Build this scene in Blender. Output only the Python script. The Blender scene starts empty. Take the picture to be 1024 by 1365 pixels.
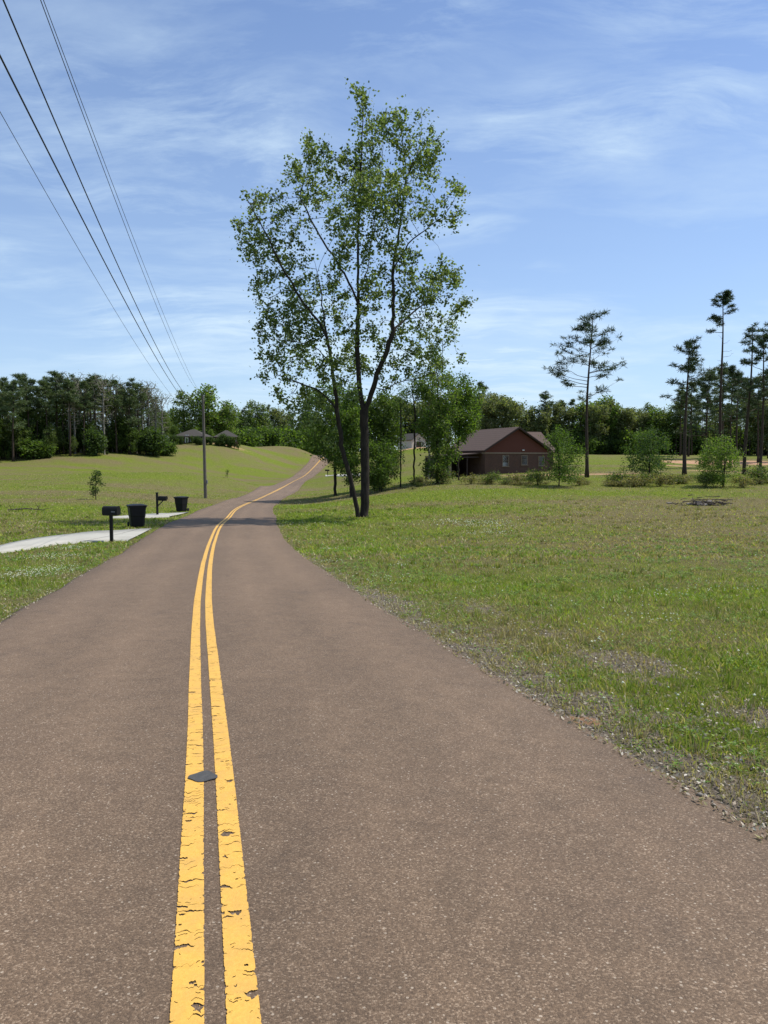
import bpy, math
import numpy as np
from math import radians, pi
R_ = np.random.default_rng(7)
scene = bpy.context.scene
COL = scene.collection
EYE = 1.65
FPX = 1010.0
PITCH = math.atan((682.5 - 612) / FPX)

# ------------------------------------------------------------------ helpers
def link(o, parent=None):
    COL.objects.link(o)
    if parent is not None: o.parent = parent
    return o
def empty(name, loc, rz=0.0):
    o = bpy.data.objects.new(name, None); o.location = loc; o.rotation_euler = (0, 0, rz)
    o.empty_display_size = 0.2
    return link(o)
def tag(o, label=None, cat=None, group=None, kind=None):
    if label: o['label'] = label
    if cat: o['category'] = cat
    if group: o['group'] = group
    if kind: o['kind'] = kind
    return o
def mesh_from(name, V, F, mat, parent=None, smooth=False, attrs=None, uv=None, loc=None, rz=None, n=None):
    """V (k,3); F list of tuples or an (m,n) array"""
    me = bpy.data.meshes.new(name)
    V = np.asarray(V, np.float32)
    if isinstance(F, np.ndarray):
        k = F.shape[1]; m = F.shape[0]
        me.vertices.add(len(V)); me.vertices.foreach_set('co', V.ravel())
        me.loops.add(m * k); me.loops.foreach_set('vertex_index', F.astype(np.int32).ravel())
        me.polygons.add(m)
        me.polygons.foreach_set('loop_start', np.arange(0, m * k, k, dtype=np.int32))
        me.polygons.foreach_set('loop_total', np.full(m, k, np.int32))
        me.update(calc_edges=True)
    else:
        me.from_pydata([tuple(map(float, v)) for v in V], [], [tuple(int(i) for i in f) for f in F])
    if attrs:
        for an, arr in attrs.items():
            a = me.attributes.new(an, 'FLOAT_COLOR', 'POINT')
            c = np.ones((len(V), 4), np.float32); c[:, :arr.shape[1]] = arr
            a.data.foreach_set('color', c.ravel())
    if uv is not None:
        l = me.uv_layers.new(name='UVMap')
        idx = np.empty(len(me.loops), np.int32); me.loops.foreach_get('vertex_index', idx)
        l.data.foreach_set('uv', np.asarray(uv, np.float32)[idx].ravel())
    if smooth: me.polygons.foreach_set('use_smooth', np.ones(len(me.polygons), bool))
    me.validate(); me.update()
    if mat: me.materials.append(mat)
    o = bpy.data.objects.new(name, me)
    if loc is not None: o.location = loc
    if rz is not None: o.rotation_euler = (0, 0, rz)
    return link(o, parent)

class MB:
    """collects simple solids into one mesh"""
    def __init__(s): s.V = []; s.F = []
    def add(s, V, F):
        b = len(s.V); s.V += [tuple(v) for v in V]; s.F += [tuple(i + b for i in f) for f in F]; return s
    def box(s, c, d, bev=0.0, rz=0.0, rx=0.0, ry=0.0, top=1.0):
        x, y, z = d[0] / 2, d[1] / 2, d[2] / 2
        b = min(bev, x * .45, y * .45, z * .45)
        V = []; F = []
        if b <= 0:
            for k in (-z, z):
                t = top if k > 0 else 1.0
                for a, q in ((-x, -y), (x, -y), (x, y), (-x, y)): V.append((a * t, q * t, k))
            F = [(3, 2, 1, 0), (4, 5, 6, 7), (0, 1, 5, 4), (1, 2, 6, 5), (2, 3, 7, 6), (3, 0, 4, 7)]
        else:
            for k, ins in ((-z, b), (-z + b, 0), (z - b, 0), (z, b)):
                t = 1 + (top - 1) * (k + z) / (2 * z)
                X, Y = (x - ins) * t, (y - ins) * t
                for a, q in ((-X + b, -Y), (X - b, -Y), (X, -Y + b), (X, Y - b), (X - b, Y), (-X + b, Y), (-X, Y - b), (-X, -Y + b)):
                    V.append((a, q, k))
            for r in range(3):
                for i in range(8):
                    j = (i + 1) % 8; F.append((r * 8 + i, r * 8 + j, r * 8 + 8 + j, r * 8 + 8 + i))
            F.append(tuple(range(7, -1, -1))); F.append(tuple(range(24, 32)))
        cx, sx = math.cos(rx), math.sin(rx); cy, sy = math.cos(ry), math.sin(ry); cz, sz = math.cos(rz), math.sin(rz)
        W = []
        for a, q, k in V:
            q, k = q * cx - k * sx, q * sx + k * cx
            a, k = a * cy + k * sy, -a * sy + k * cy
            a, q = a * cz - q * sz, a * sz + q * cz
            W.append((a + c[0], q + c[1], k + c[2]))
        return s.add(W, F)
    def tube(s, pts, rad, n=8, cap=True):
        pts = [np.array(p, float) for p in pts]
        if not hasattr(rad, '__len__'): rad = [rad] * len(pts)
        V = []; u0 = None
        for i, p in enumerate(pts):
            t = pts[min(i + 1, len(pts) - 1)] - pts[max(i - 1, 0)]; t = t / (np.linalg.norm(t) + 1e-9)
            if u0 is None:
                u0 = np.cross(t, (0, 0, 1.0) if abs(t[2]) < .9 else (1.0, 0, 0))
            u0 = u0 - t * u0.dot(t); u0 /= np.linalg.norm(u0) + 1e-9
            w = np.cross(t, u0)
            for k in range(n):
                a = 2 * pi * k / n; V.append(tuple(p + rad[i] * (math.cos(a) * u0 + math.sin(a) * w)))
        F = []
        for i in range(len(pts) - 1):
            for k in range(n):
                j = (k + 1) % n; F.append((i * n + k, i * n + j, i * n + n + j, i * n + n + k))
        if cap: F.append(tuple(range(n - 1, -1, -1))); F.append(tuple(range((len(pts) - 1) * n, len(pts) * n)))
        return s.add(V, F)
    def prism(s, poly, d0, d1, axis='y'):
        """poly of (a,b) extruded between d0 and d1 along an axis"""
        n = len(poly); V = []
        for d in (d0, d1):
            for a, b in poly:
                V.append((a, d, b) if axis == 'y' else ((d, a, b) if axis == 'x' else (a, b, d)))
        F = [tuple(range(n - 1, -1, -1)), tuple(range(n, 2 * n))] + [(i, (i + 1) % n, n + (i + 1) % n, n + i) for i in range(n)]
        return s.add(V, F)
    def build(s, name, mat, parent=None, smooth=False, loc=None, rz=None):
        o = mesh_from(name, s.V, s.F, mat, parent, smooth, loc=loc, rz=rz)
        import bmesh
        bm = bmesh.new(); bm.from_mesh(o.data); bmesh.ops.recalc_face_normals(bm, faces=bm.faces); bm.to_mesh(o.data); bm.free()
        return o

def hash2(i, j, seed):
    h = np.sin(i * 127.1 + j * 311.7 + seed * 74.7) * 43758.5453
    return h - np.floor(h)
def vnoise(x, y, seed=0.0):
    i = np.floor(x); j = np.floor(y); u = x - i; v = y - j
    u = u * u * (3 - 2 * u); v = v * v * (3 - 2 * v)
    return (hash2(i, j, seed) * (1 - u) + hash2(i + 1, j, seed) * u) * (1 - v) + (hash2(i, j + 1, seed) * (1 - u) + hash2(i + 1, j + 1, seed) * u) * v
def fbm(x, y, seed=0.0, o=4):
    s = 0; a = .5; t = 0
    for k in range(o):
        s = s + a * vnoise(x * 2 ** k + 13.1 * k, y * 2 ** k + 7.7 * k, seed + k); t += a; a *= .55
    return s / t
def sstep(a, b, x):
    t = np.clip((x - a) / (b - a), 0, 1); return t * t * (3 - 2 * t)

# ------------------------------------------------------------------ where a sight line at forward distance Y lands
def ray(px, py):
    dx = (px - 512) / FPX; du = (682.5 - py) / FPX
    return np.array([dx, math.cos(PITCH) + du * math.sin(PITCH), -math.sin(PITCH) + du * math.cos(PITCH)])
def at(px, py, Y):
    r = ray(px, py); return np.array([r[0], r[1], r[2]]) * (Y / r[1]) + np.array([0, 0, EYE])

# road centre line (x as a function of y)
_cl = np.array([(-60, 13.6), (-30, 7.0), (-10, 2.30), (2.38, -.556), (4.6, -1.09), (7.06, -1.70), (10, -2.42), (14.4, -3.44), (21.9, -5.08), (26.5, -6.03), (33, -7.25),
                (42, -8.65), (52, -10.3), (65, -12.0), (78, -13.2), (108, -15.2), (140, -17.0), (180, -18.5), (240, -19.6), (300, -19.6), (420, -16)])
def _pchip(xs, ys):
    h = np.diff(xs); d = np.diff(ys) / h; m = np.empty(len(xs)); m[0] = d[0]; m[-1] = d[-1]
    m[1:-1] = (d[:-1] * h[1:] + d[1:] * h[:-1]) / (h[1:] + h[:-1])
    def f(x):
        x = np.clip(np.asarray(x, float), xs[0], xs[-1]); i = np.clip(np.searchsorted(xs, x) - 1, 0, len(xs) - 2)
        t = (x - xs[i]) / h[i]
        return (2 * t**3 - 3 * t**2 + 1) * ys[i] + (t**3 - 2 * t**2 + t) * h[i] * m[i] + (-2 * t**3 + 3 * t**2) * ys[i + 1] + (t**3 - t**2) * h[i] * m[i + 1]
    return f
cx_of = _pchip(_cl[:, 0], _cl[:, 1])
HW = 2.62
def road_s(x, y):
    """signed distance from the centre line"""
    sl = (cx_of(y + .5) - cx_of(y - .5))
    return (x - cx_of(y)) / np.sqrt(1 + sl * sl)

# terrain from control points, thin plate spline
cp = []
for X in (-14, -6, 0, 6, 14):
    for Y in (-30, -12, 0, 8, 16, 24): cp.append((X, Y, -0.0515 * Y if Y > 0 else 0.0))
for X in (24,):
    for Y in (0, 16, 26): cp.append((X, Y, -0.03 * Y))
for px, py, Y in ((276, 721, 27), (304, 690.5, 42), (309, 680, 53), (340, 667, 78), (370, 652.7, 108), (388, 643, 140), (409, 632, 182), (430, 612, 240),
                  (485, 688, 38.5), (700, 690, 38), (900, 690, 38), (940, 672, 50), (600, 668, 52), (640, 650, 66), (760, 650, 66), (900, 650, 66), (1020, 650, 66),
                  (782, 636, 80), (912, 633, 82), (690, 630, 94), (560, 640, 82), (550, 610, 140), (860, 607, 180), (700, 606, 185), (1010, 607, 170), (950, 620, 120),
                  (149, 722, 26.5), (10, 738, 23.5), (210, 690, 38), (100, 700, 33), (10, 697, 35), (274, 658, 74), (128, 665, 60), (20, 668, 60), (302, 634, 110), (150, 640, 95), (20, 640, 100),
                  (0, 616, 150), (120, 607, 160), (211, 600, 183), (262, 595, 195), (262, 595, 225), (320, 591, 200), (320, 592, 232), (405, 589, 235), (550, 597, 190), (440, 640, 120)):
    cp.append(tuple(at(px, py, Y)))
for X, Y, z in ((-250, 150, 1.5), (250, 150, 2.5), (-120, 60, 0.5), (140, 60, .5), (-60, 10, -.5), (60, 10, 0), (-150, -100, 0), (150, -100, 0), (0, -100, 0), (-60, 320, 5.0), (-110, 260, 4.5), (0, 320, 5.5), (120, 320, 5), (300, 400, 6), (-300, 400, 6), (0, 600, 6), (-20, 420, 6)):
    cp.append((X, Y, z))
CP = np.array(cp)
def _U(r2): return np.where(r2 < 1e-9, 0, .5 * r2 * np.log(np.maximum(r2, 1e-9)))
_n = len(CP); _P = CP[:, :2] / 50.0
_K = _U(((_P[:, None] - _P[None]) ** 2).sum(-1)) + np.eye(_n) * 0.001
_A = np.zeros((_n + 3, _n + 3)); _A[:_n, :_n] = _K; _A[:_n, _n] = 1; _A[:_n, _n + 1:] = _P; _A[_n, :_n] = 1; _A[_n + 1:, :_n] = _P.T
_W = np.linalg.solve(_A, np.concatenate([CP[:, 2], [0, 0, 0]]))
_rp = [(-80, 0), (-30, 0), (-6, .05), (0, 0), (4, -.2), (10, -.52), (16, -.83), (21, -1.07)] + [(Y, at(400, py, Y)[2] - .04) for py, Y in ((721, 27), (702, 34), (690.5, 42), (680.5, 53), (667, 78), (653.5, 108), (643, 140), (632, 182), (621, 212), (611.5, 240), (608, 262), (609, 300), (611, 420))]
_rp = np.array(_rp)
prof_of = _pchip(_rp[:, 0], _rp[:, 1])
def H0(x, y):
    """terrain eased onto the road's own long profile"""
    x = np.asarray(x, float); y = np.asarray(y, float)
    s = np.abs(road_s(x, y)); w = (1 - sstep(4.5, 9 + np.clip(y, 0, 240) * .10, s)) * (1 - sstep(330, 420, y))
    return TPS(x, y) + w * (prof_of(y) - TPS(cx_of(y), y))
def TPS(x, y):
    x = np.asarray(x, float); y = np.asarray(y, float); sh = x.shape
    xx = x.ravel(); yy = y.ravel()
    rr = np.hypot(xx, yy); k = np.where(rr > 600, 600 / np.maximum(rr, 1), 1.0)   # level beyond 600 m
    q = np.stack([xx * k, yy * k], -1) / 50.0; out = np.empty(len(q))
    for a in range(0, len(q), 40000):
        s = q[a:a + 40000]
        out[a:a + 40000] = _U(((s[:, None] - _P[None]) ** 2).sum(-1)) @ _W[:_n] + _W[_n] + s @ _W[_n + 1:]
    return out.reshape(sh)
def H(x, y):
    """ground surface, slightly uneven off the road, sunk beneath the asphalt"""
    s = np.abs(road_s(x, y)); h = H0(x, y)
    off = sstep(2.7, 4.5, s)
    h = h + off * (0.10 * (fbm(x * .35, y * .35, 3.0) - .5) + 0.035 * (fbm(x * 2.1, y * 2.1, 5.0, 3) - .5) + .35 * (fbm(x * .05, y * .05, 9.) - .5) * sstep(4, 15, s))
    return h - 0.13 * (1 - sstep(2.36, 2.6, s)) * (np.asarray(y) > -60)
def ground(px, py, y0=3, y1=420):
    ys = np.concatenate([np.arange(y0, 60, .1), np.arange(60, y1, .4)]); r = ray(px, py)
    xs = r[0] / r[1] * ys; zs = EYE + r[2] / r[1] * ys
    d = zs - H(xs, ys); i = np.argmax(d < 0) if (d < 0).any() else int(np.argmin(np.where(ys > 60, d, 99)))
    return np.array([xs[i], ys[i], float(H(xs[i], ys[i]))])
def place(px, Y):
    x = (px - 512) / FPX * Y / math.cos(PITCH) * .998; return np.array([x, Y, float(H(x, Y))])

# ------------------------------------------------------------------ materials
def newmat(name):
    m = bpy.data.materials.new(name); m.use_nodes = True; nt = m.node_tree
    for n in list(nt.nodes): nt.nodes.remove(n)
    return m, nt
class N:
    def __init__(s, nt): s.nt = nt
    def __call__(s, t, inp=None, **kw):
        n = s.nt.nodes.new(t)
        for k, v in kw.items(): setattr(n, k, v)
        for k, v in (inp or {}).items():
            if isinstance(v, bpy.types.NodeSocket): s.nt.links.new(v, n.inputs[k])
            else: n.inputs[k].default_value = v
        return n
    def ramp(s, fac, stops, interp='LINEAR'):
        n = s.nt.nodes.new('ShaderNodeValToRGB'); n.color_ramp.interpolation = interp
        e = n.color_ramp.elements
        while len(e) < len(stops): e.new(.5)
        for q, (p, c) in zip(e, stops):
            q.position = p; q.color = (c[0], c[1], c[2], 1) if hasattr(c, '__len__') else (c, c, c, 1)
        s.nt.links.new(fac, n.inputs[0]); return n.outputs[0]
    def mix(s, f, a, b, mode='MIX'):
        n = s.nt.nodes.new('ShaderNodeMix'); n.data_type = 'RGBA'; n.blend_type = mode
        for k, v in ((0, f), (6, a), (7, b)):
            if isinstance(v, bpy.types.NodeSocket): s.nt.links.new(v, n.inputs[k])
            else: n.inputs[k].default_value = v if k == 0 or len(v) == 4 else (*v, 1)
        return n.outputs[2]
    def math(s, op, a, b=0.0):
        n = s.nt.nodes.new('ShaderNodeMath'); n.operation = op
        for k, v in ((0, a), (1, b)):
            if isinstance(v, bpy.types.NodeSocket): s.nt.links.new(v, n.inputs[k])
            else: n.inputs[k].default_value = v
        return n.outputs[0]
    def noise(s, vec, scale, detail=4, rough=.55, **kw):
        n = s('ShaderNodeTexNoise', {'Vector': vec, 'Scale': scale, 'Detail': detail, 'Roughness': rough}); return n.outputs[0]
    def mapping(s, vec, scale=(1, 1, 1), rot=(0, 0, 0), loc=(0, 0, 0)):
        return s('ShaderNodeMapping', {'Vector': vec, 'Scale': scale, 'Rotation': rot, 'Location': loc}).outputs[0]
    def out(s, sh, disp=None):
        o = s('ShaderNodeOutputMaterial', {'Surface': sh}); return o
    def bump(s, h, strength=.3, dist=.01):
        return s('ShaderNodeBump', {'Height': h, 'Strength': strength, 'Distance': dist}).outputs[0]
def simple(name, c1, c2=None, scale=3.0, rough=.8, bump=0, spec=.3, metal=0, stretch=(1, 1, 1), bdist=.01):
    m, nt = newmat(name); n = N(nt); tc = n('ShaderNodeTexCoord').outputs['Object']
    v = n.mapping(tc, stretch); f = n.noise(v, scale, 6, .6)
    c2 = c2 or tuple(x * .7 for x in c1)
    col = n.ramp(f, [(.3, c1), (.7, c2)])
    b = n('ShaderNodeBsdfPrincipled', {'Base Color': col, 'Roughness': rough, 'Specular IOR Level': spec, 'Metallic': metal})
    if bump: nt.links.new(n.bump(n.noise(v, scale * 4, 5), bump, bdist), b.inputs['Normal'])
    n.out(b.outputs[0]); return m

def mat_asphalt():
    m, nt = newmat('asphalt'); n = N(nt); tc = n('ShaderNodeTexCoord').outputs['Object']
    uv = n('ShaderNodeUVMap').outputs[0]
    agg = n('ShaderNodeTexVoronoi', {'Vector': tc, 'Scale': 165.0})
    agg2 = n('ShaderNodeTexVoronoi', {'Vector': tc, 'Scale': 62.0})
    base = n.ramp(n.noise(tc, 120, 3, .7), [(.3, (.082, .053, .032)), (.7, (.168, .110, .068))])
    sepc = n('ShaderNodeSeparateColor', {'Color': agg.outputs['Color']})
    grain = n.ramp(sepc.outputs[0], [(0, (.050, .032, .020)), (.5, (.120, .078, .047)), (.85, (.205, .137, .087)), (1, (.40, .30, .21))])
    col = n.mix(.52, base, grain)
    s2 = n('ShaderNodeSeparateColor', {'Color': agg2.outputs['Color']})
    spk = n.math('MULTIPLY', n.math('GREATER_THAN', s2.outputs[1], .93), n.math('LESS_THAN', agg2.outputs['Distance'], .32))
    col = n.mix(n.math('MULTIPLY', spk, .5), col, (.48, .40, .31))
    # broad wear: paler wheel paths along the lane, patches
    sx = n('ShaderNodeSeparateXYZ', {'Vector': uv})
    lane = n.math('ABSOLUTE', sx.outputs[0])
    wheel = n.ramp(n.math('DIVIDE', lane, 2.7), [(0, .93), (.16, .98), (.30, 1.10), (.48, .98), (.70, 1.10), (.88, .93), (1, .78)])
    broad = n.ramp(n.noise(n.mapping(tc, (.55, .16, 1)), 1.0, 5, .6), [(.25, .86), (.75, 1.14)])
    med = n.ramp(n.noise(tc, 5.0, 5, .65), [(.3, .86), (.7, 1.13)])
    k = n.mix(1.0, wheel, broad, 'MULTIPLY'); k = n.mix(1.0, k, med, 'MULTIPLY')
    col = n.mix(1.0, col, k, 'MULTIPLY')
    # dark stains
    st = n.ramp(n.noise(n.mapping(tc, (1, .6, 1), loc=(3, 8, 0)), 1.3, 4, .6), [(.62, 0), (.74, 1)])
    col = n.mix(n.math('MULTIPLY', st, .30), col, (.05, .036, .028))
    seal = n.ramp(n.noise(n.mapping(tc, (.25, .05, 1), loc=(2, 5, 0)), 1.0, 6, .65), [(.42, .95), (.58, 1.05)]); col = n.mix(1.0, col, seal, 'MULTIPLY')
    b = n('ShaderNodeBsdfPrincipled', {'Base Color': col, 'Roughness': .82, 'Specular IOR Level': .35})
    hh = n.math('ADD', n.math('MULTIPLY', agg.outputs['Distance'], -1.0), n.noise(tc, 150, 2))
    nt.links.new(n.bump(hh, .55, .004), b.inputs['Normal'])
    n.out(b.outputs[0]); return m

def mat_paint():
    m, nt = newmat('yellow_road_paint'); n = N(nt); uv = n('ShaderNodeUVMap').outputs[0]
    tc = n('ShaderNodeTexCoord').outputs['Object']
    sx = n('ShaderNodeSeparateXYZ', {'Vector': uv})     # x 0..1 across, y metres along
    # transverse cracks: irregular spacing, slightly wavy
    wob = n.math('MULTIPLY', n.math('SUBTRACT', n.noise(n.mapping(uv, (1.0, 1.0, 1)), 2.0, 4), .5), .12)
    yy = n.math('ADD', sx.outputs[1], wob)
    cv = n('ShaderNodeCombineXYZ', {'X': 0.0, 'Y': yy, 'Z': 0.0}).outputs[0]
    vo = n('ShaderNodeTexVoronoi', {'Vector': cv, 'Scale': 5.5, 'Randomness': 1.0}, feature='DISTANCE_TO_EDGE')
    wid = n.ramp(n.noise(n.mapping(uv, (.5, 1.5, 1)), 3.0, 2), [(.42, 0.0), (.75, .016)])
    crack = n.math('LESS_THAN', vo.outputs['Distance'], wid)
    fine = n('ShaderNodeTexVoronoi', {'Vector': cv, 'Scale': 22.0}, feature='DISTANCE_TO_EDGE')
    fgate = n.math('GREATER_THAN', n.noise(n.mapping(uv, (.5, 2.5, 1)), 4.0, 2), .60)
    crack2 = n.math('MULTIPLY', n.math('LESS_THAN', fine.outputs['Distance'], .035), fgate)
    # chipped edges
    e = n.math('MINIMUM', sx.outputs[0], n.math('SUBTRACT', 1.0, sx.outputs[0]))
    chipn = n.noise(n.mapping(uv, (1.2, 22.0, 1)), 1.0, 5, .7)
    chip = n.math('LESS_THAN', e, n.ramp(chipn, [(.50, 0.01), (.60, .05), (.68, .24)]))
    hole = n.math('GREATER_THAN', n.noise(n.mapping(uv, (12, 120, 1)), 1.0, 4, .6), .75)
    patch = n.ramp(n.noise(tc, 2.2, 4, .6), [(.45, .9), (.75, .72)])
    worn = n.math('GREATER_THAN', n.noise(tc, 170, 4, .65), patch)
    hole = n.math('MAXIMUM', hole, worn)
    msk = n.math('MAXIMUM', n.math('MAXIMUM', crack, crack2), n.math('MAXIMUM', chip, hole))
    col = n.ramp(n.noise(tc, 60, 4, .7), [(.3, (.56, .310, .052)), (.7, (.67, .385, .075))])
    col = n.mix(n.ramp(n.noise(tc, 9, 5, .6), [(.42, 0), (.75, .5)]), col, (.42, .25, .08))
    b = n('ShaderNodeBsdfPrincipled', {'Base Color': col, 'Roughness': .6, 'Specular IOR Level': .35})
    nt.links.new(n.bump(n.noise(tc, 120, 3), .5, .003), b.inputs['Normal'])
    t = n('ShaderNodeBsdfTransparent')
    mx = n('ShaderNodeMixShader', {0: msk, 1: b.outputs[0], 2: t.outputs[0]}); n.out(mx.outputs[0]); return m

def mat_ground():
    m, nt = newmat('field_turf'); n = N(nt); tc = n('ShaderNodeTexCoord').outputs['Object']
    a = n('ShaderNodeAttribute', attribute_name='gcol'); s = n('ShaderNodeSeparateColor', {'Color': a.outputs['Color']})
    green = n.ramp(n.noise(tc, 3.0, 8, .7), [(.25, (.066, .096, .012)), (.5, (.120, .150, .020)), (.75, (.185, .200, .038))])
    dry = n.ramp(n.noise(n.mapping(tc, (1, 1.0, 1), loc=(5, 2, 0)), 4.0, 8, .75), [(.25, (.082, .070, .030)), (.5, (.145, .122, .056)), (.75, (.21, .175, .09))])
    fine = n.noise(tc, 14.0, 8, .8)
    f = n.math('ADD', s.outputs[0], n.math('MULTIPLY', n.math('SUBTRACT', fine, .5), 1.5))
    col = n.mix(n.ramp(f, [(.25, 0), (.85, 1)]), green, dry)
    soil = n.ramp(n.noise(tc, 30, 6, .8), [(.25, (.075, .058, .042)), (.5, (.19, .155, .12)), (.7, (.33, .29, .24))])
    f3 = n.math('ADD', s.outputs[2], n.math('MULTIPLY', n.math('SUBTRACT', n.noise(tc, 7, 8, .8), .5), 2.2))
    col = n.mix(n.ramp(f3, [(.42, 0), (.60, 1)]), col, soil)
    dirt = n.ramp(n.noise(tc, 2.0, 6, .7), [(.3, (.30, .155, .085)), (.7, (.47, .31, .20))])
    f2 = n.math('ADD', s.outputs[1], n.math('MULTIPLY', n.math('SUBTRACT', n.noise(tc, 1.6, 7, .75), .5), .8))
    col = n.mix(n.ramp(f2, [(.4, 0), (.6, 1)]), col, dirt)
    b = n('ShaderNodeBsdfPrincipled', {'Base Color': col, 'Roughness': .95, 'Specular IOR Level': .05})
    h = n.math('ADD', n.noise(tc, 6, 8, .75), n.math('MULTIPLY', n.noise(tc, 40, 4, .7), .4))
    nt.links.new(n.bump(h, 1.0, .10), b.inputs['Normal'])
    n.out(b.outputs[0]); return m

def mat_leaf(name, attr='Col', trans=.35):
    m, nt = newmat(name); n = N(nt)
    a = n('ShaderNodeAttribute', attribute_name=attr)
    d = n('ShaderNodeBsdfPrincipled', {'Base Color': a.outputs['Color'], 'Roughness': .6, 'Specular IOR Level': .25})
    tcol = n.mix(1.0, a.outputs['Color'], (1.25, 1.35, .55), 'MULTIPLY')
    t = n('ShaderNodeBsdfTranslucent', {'Color': tcol})
    mx = n('ShaderNodeMixShader', {0: trans, 1: d.outputs[0], 2: t.outputs[0]}); n.out(mx.outputs[0]); return m
def mat_bark(name, c1, c2):
    m, nt = newmat(name); n = N(nt); tc = n('ShaderNodeTexCoord').outputs['Object']
    v = n.mapping(tc, (5, 5, 1.2)); f = n.noise(v, 2.5, 7, .7)
    col = n.ramp(f, [(.3, c1), (.7, c2)])
    b = n('ShaderNodeBsdfPrincipled', {'Base Color': col, 'Roughness': .9, 'Specular IOR Level': .15})
    nt.links.new(n.bump(f, .8, .04), b.inputs['Normal']); n.out(b.outputs[0]); return m
def mat_brick(name, c1, c2, cm):
    m, nt = newmat(name); n = N(nt); tc = n('ShaderNodeTexCoord').outputs['Object']
    s = n('ShaderNodeSeparateXYZ', {'Vector': tc})
    v = n('ShaderNodeCombineXYZ', {'X': n.math('ADD', s.outputs[0], s.outputs[1]), 'Y': s.outputs[2]}).outputs[0]
    br = n('ShaderNodeTexBrick', {'Vector': v, 'Color1': (*c1, 1), 'Color2': (*c2, 1), 'Mortar': (*cm, 1), 'Scale': 1.0, 'Mortar Size': .008, 'Brick Width': .21, 'Row Height': .075, 'Bias': 0.0})
    col = n.mix(.35, br.outputs[0], n.ramp(n.noise(tc, 1.5, 5), [(.3, c1), (.7, c2)]))
    b = n('ShaderNodeBsdfPrincipled', {'Base Color': col, 'Roughness': .9, 'Specular IOR Level': .2}); n.out(b.outputs[0]); return m
def mat_shingle(name, c1, c2):
    m, nt = newmat(name); n = N(nt); tc = n('ShaderNodeTexCoord').outputs['Object']
    w = n('ShaderNodeTexWave', {'Vector': tc, 'Scale': 1.1, 'Distortion': .3, 'Detail': 1.0}, bands_direction='Z')
    f = n.noise(n.mapping(tc, (2, 2, 6)), 2.0, 6, .7)
    col = n.mix(n.math('MULTIPLY', w.outputs[1], .35), n.ramp(f, [(.3, c1), (.7, c2)]), tuple(x * .6 for x in c1))
    b = n('ShaderNodeBsdfPrincipled', {'Base Color': col, 'Roughness': .9, 'Specular IOR Level': .2}); n.out(b.outputs[0]); return m
def mat_concrete(name, c1, c2):
    m, nt = newmat(name); n = N(nt); tc = n('ShaderNodeTexCoord').outputs['Object']
    col = n.mix(.5, n.ramp(n.noise(tc, 1.2, 6, .6), [(.3, c1), (.7, c2)]), n.ramp(n.noise(tc, 60, 4, .7), [(.3, c2), (.7, c1)]))
    sx = n('ShaderNodeSeparateXYZ', {'Vector': tc}); jt = n.math('LESS_THAN', n.math('ABSOLUTE', n.math('SUBTRACT', n.math('FRACT', n.math('DIVIDE', sx.outputs[0], 3.0)), .5)), .007)
    st = n.ramp(n.noise(tc, .7, 6, .7), [(.48, 0), (.72, .45)]); col = n.mix(st, col, (.20, .185, .16)); col = n.mix(jt, col, (.10, .09, .08))
    b = n('ShaderNodeBsdfPrincipled', {'Base Color': col, 'Roughness': .9, 'Specular IOR Level': .2})
    nt.links.new(n.bump(n.noise(tc, 50, 4), .3, .005), b.inputs['Normal']); n.out(b.outputs[0]); return m

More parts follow.
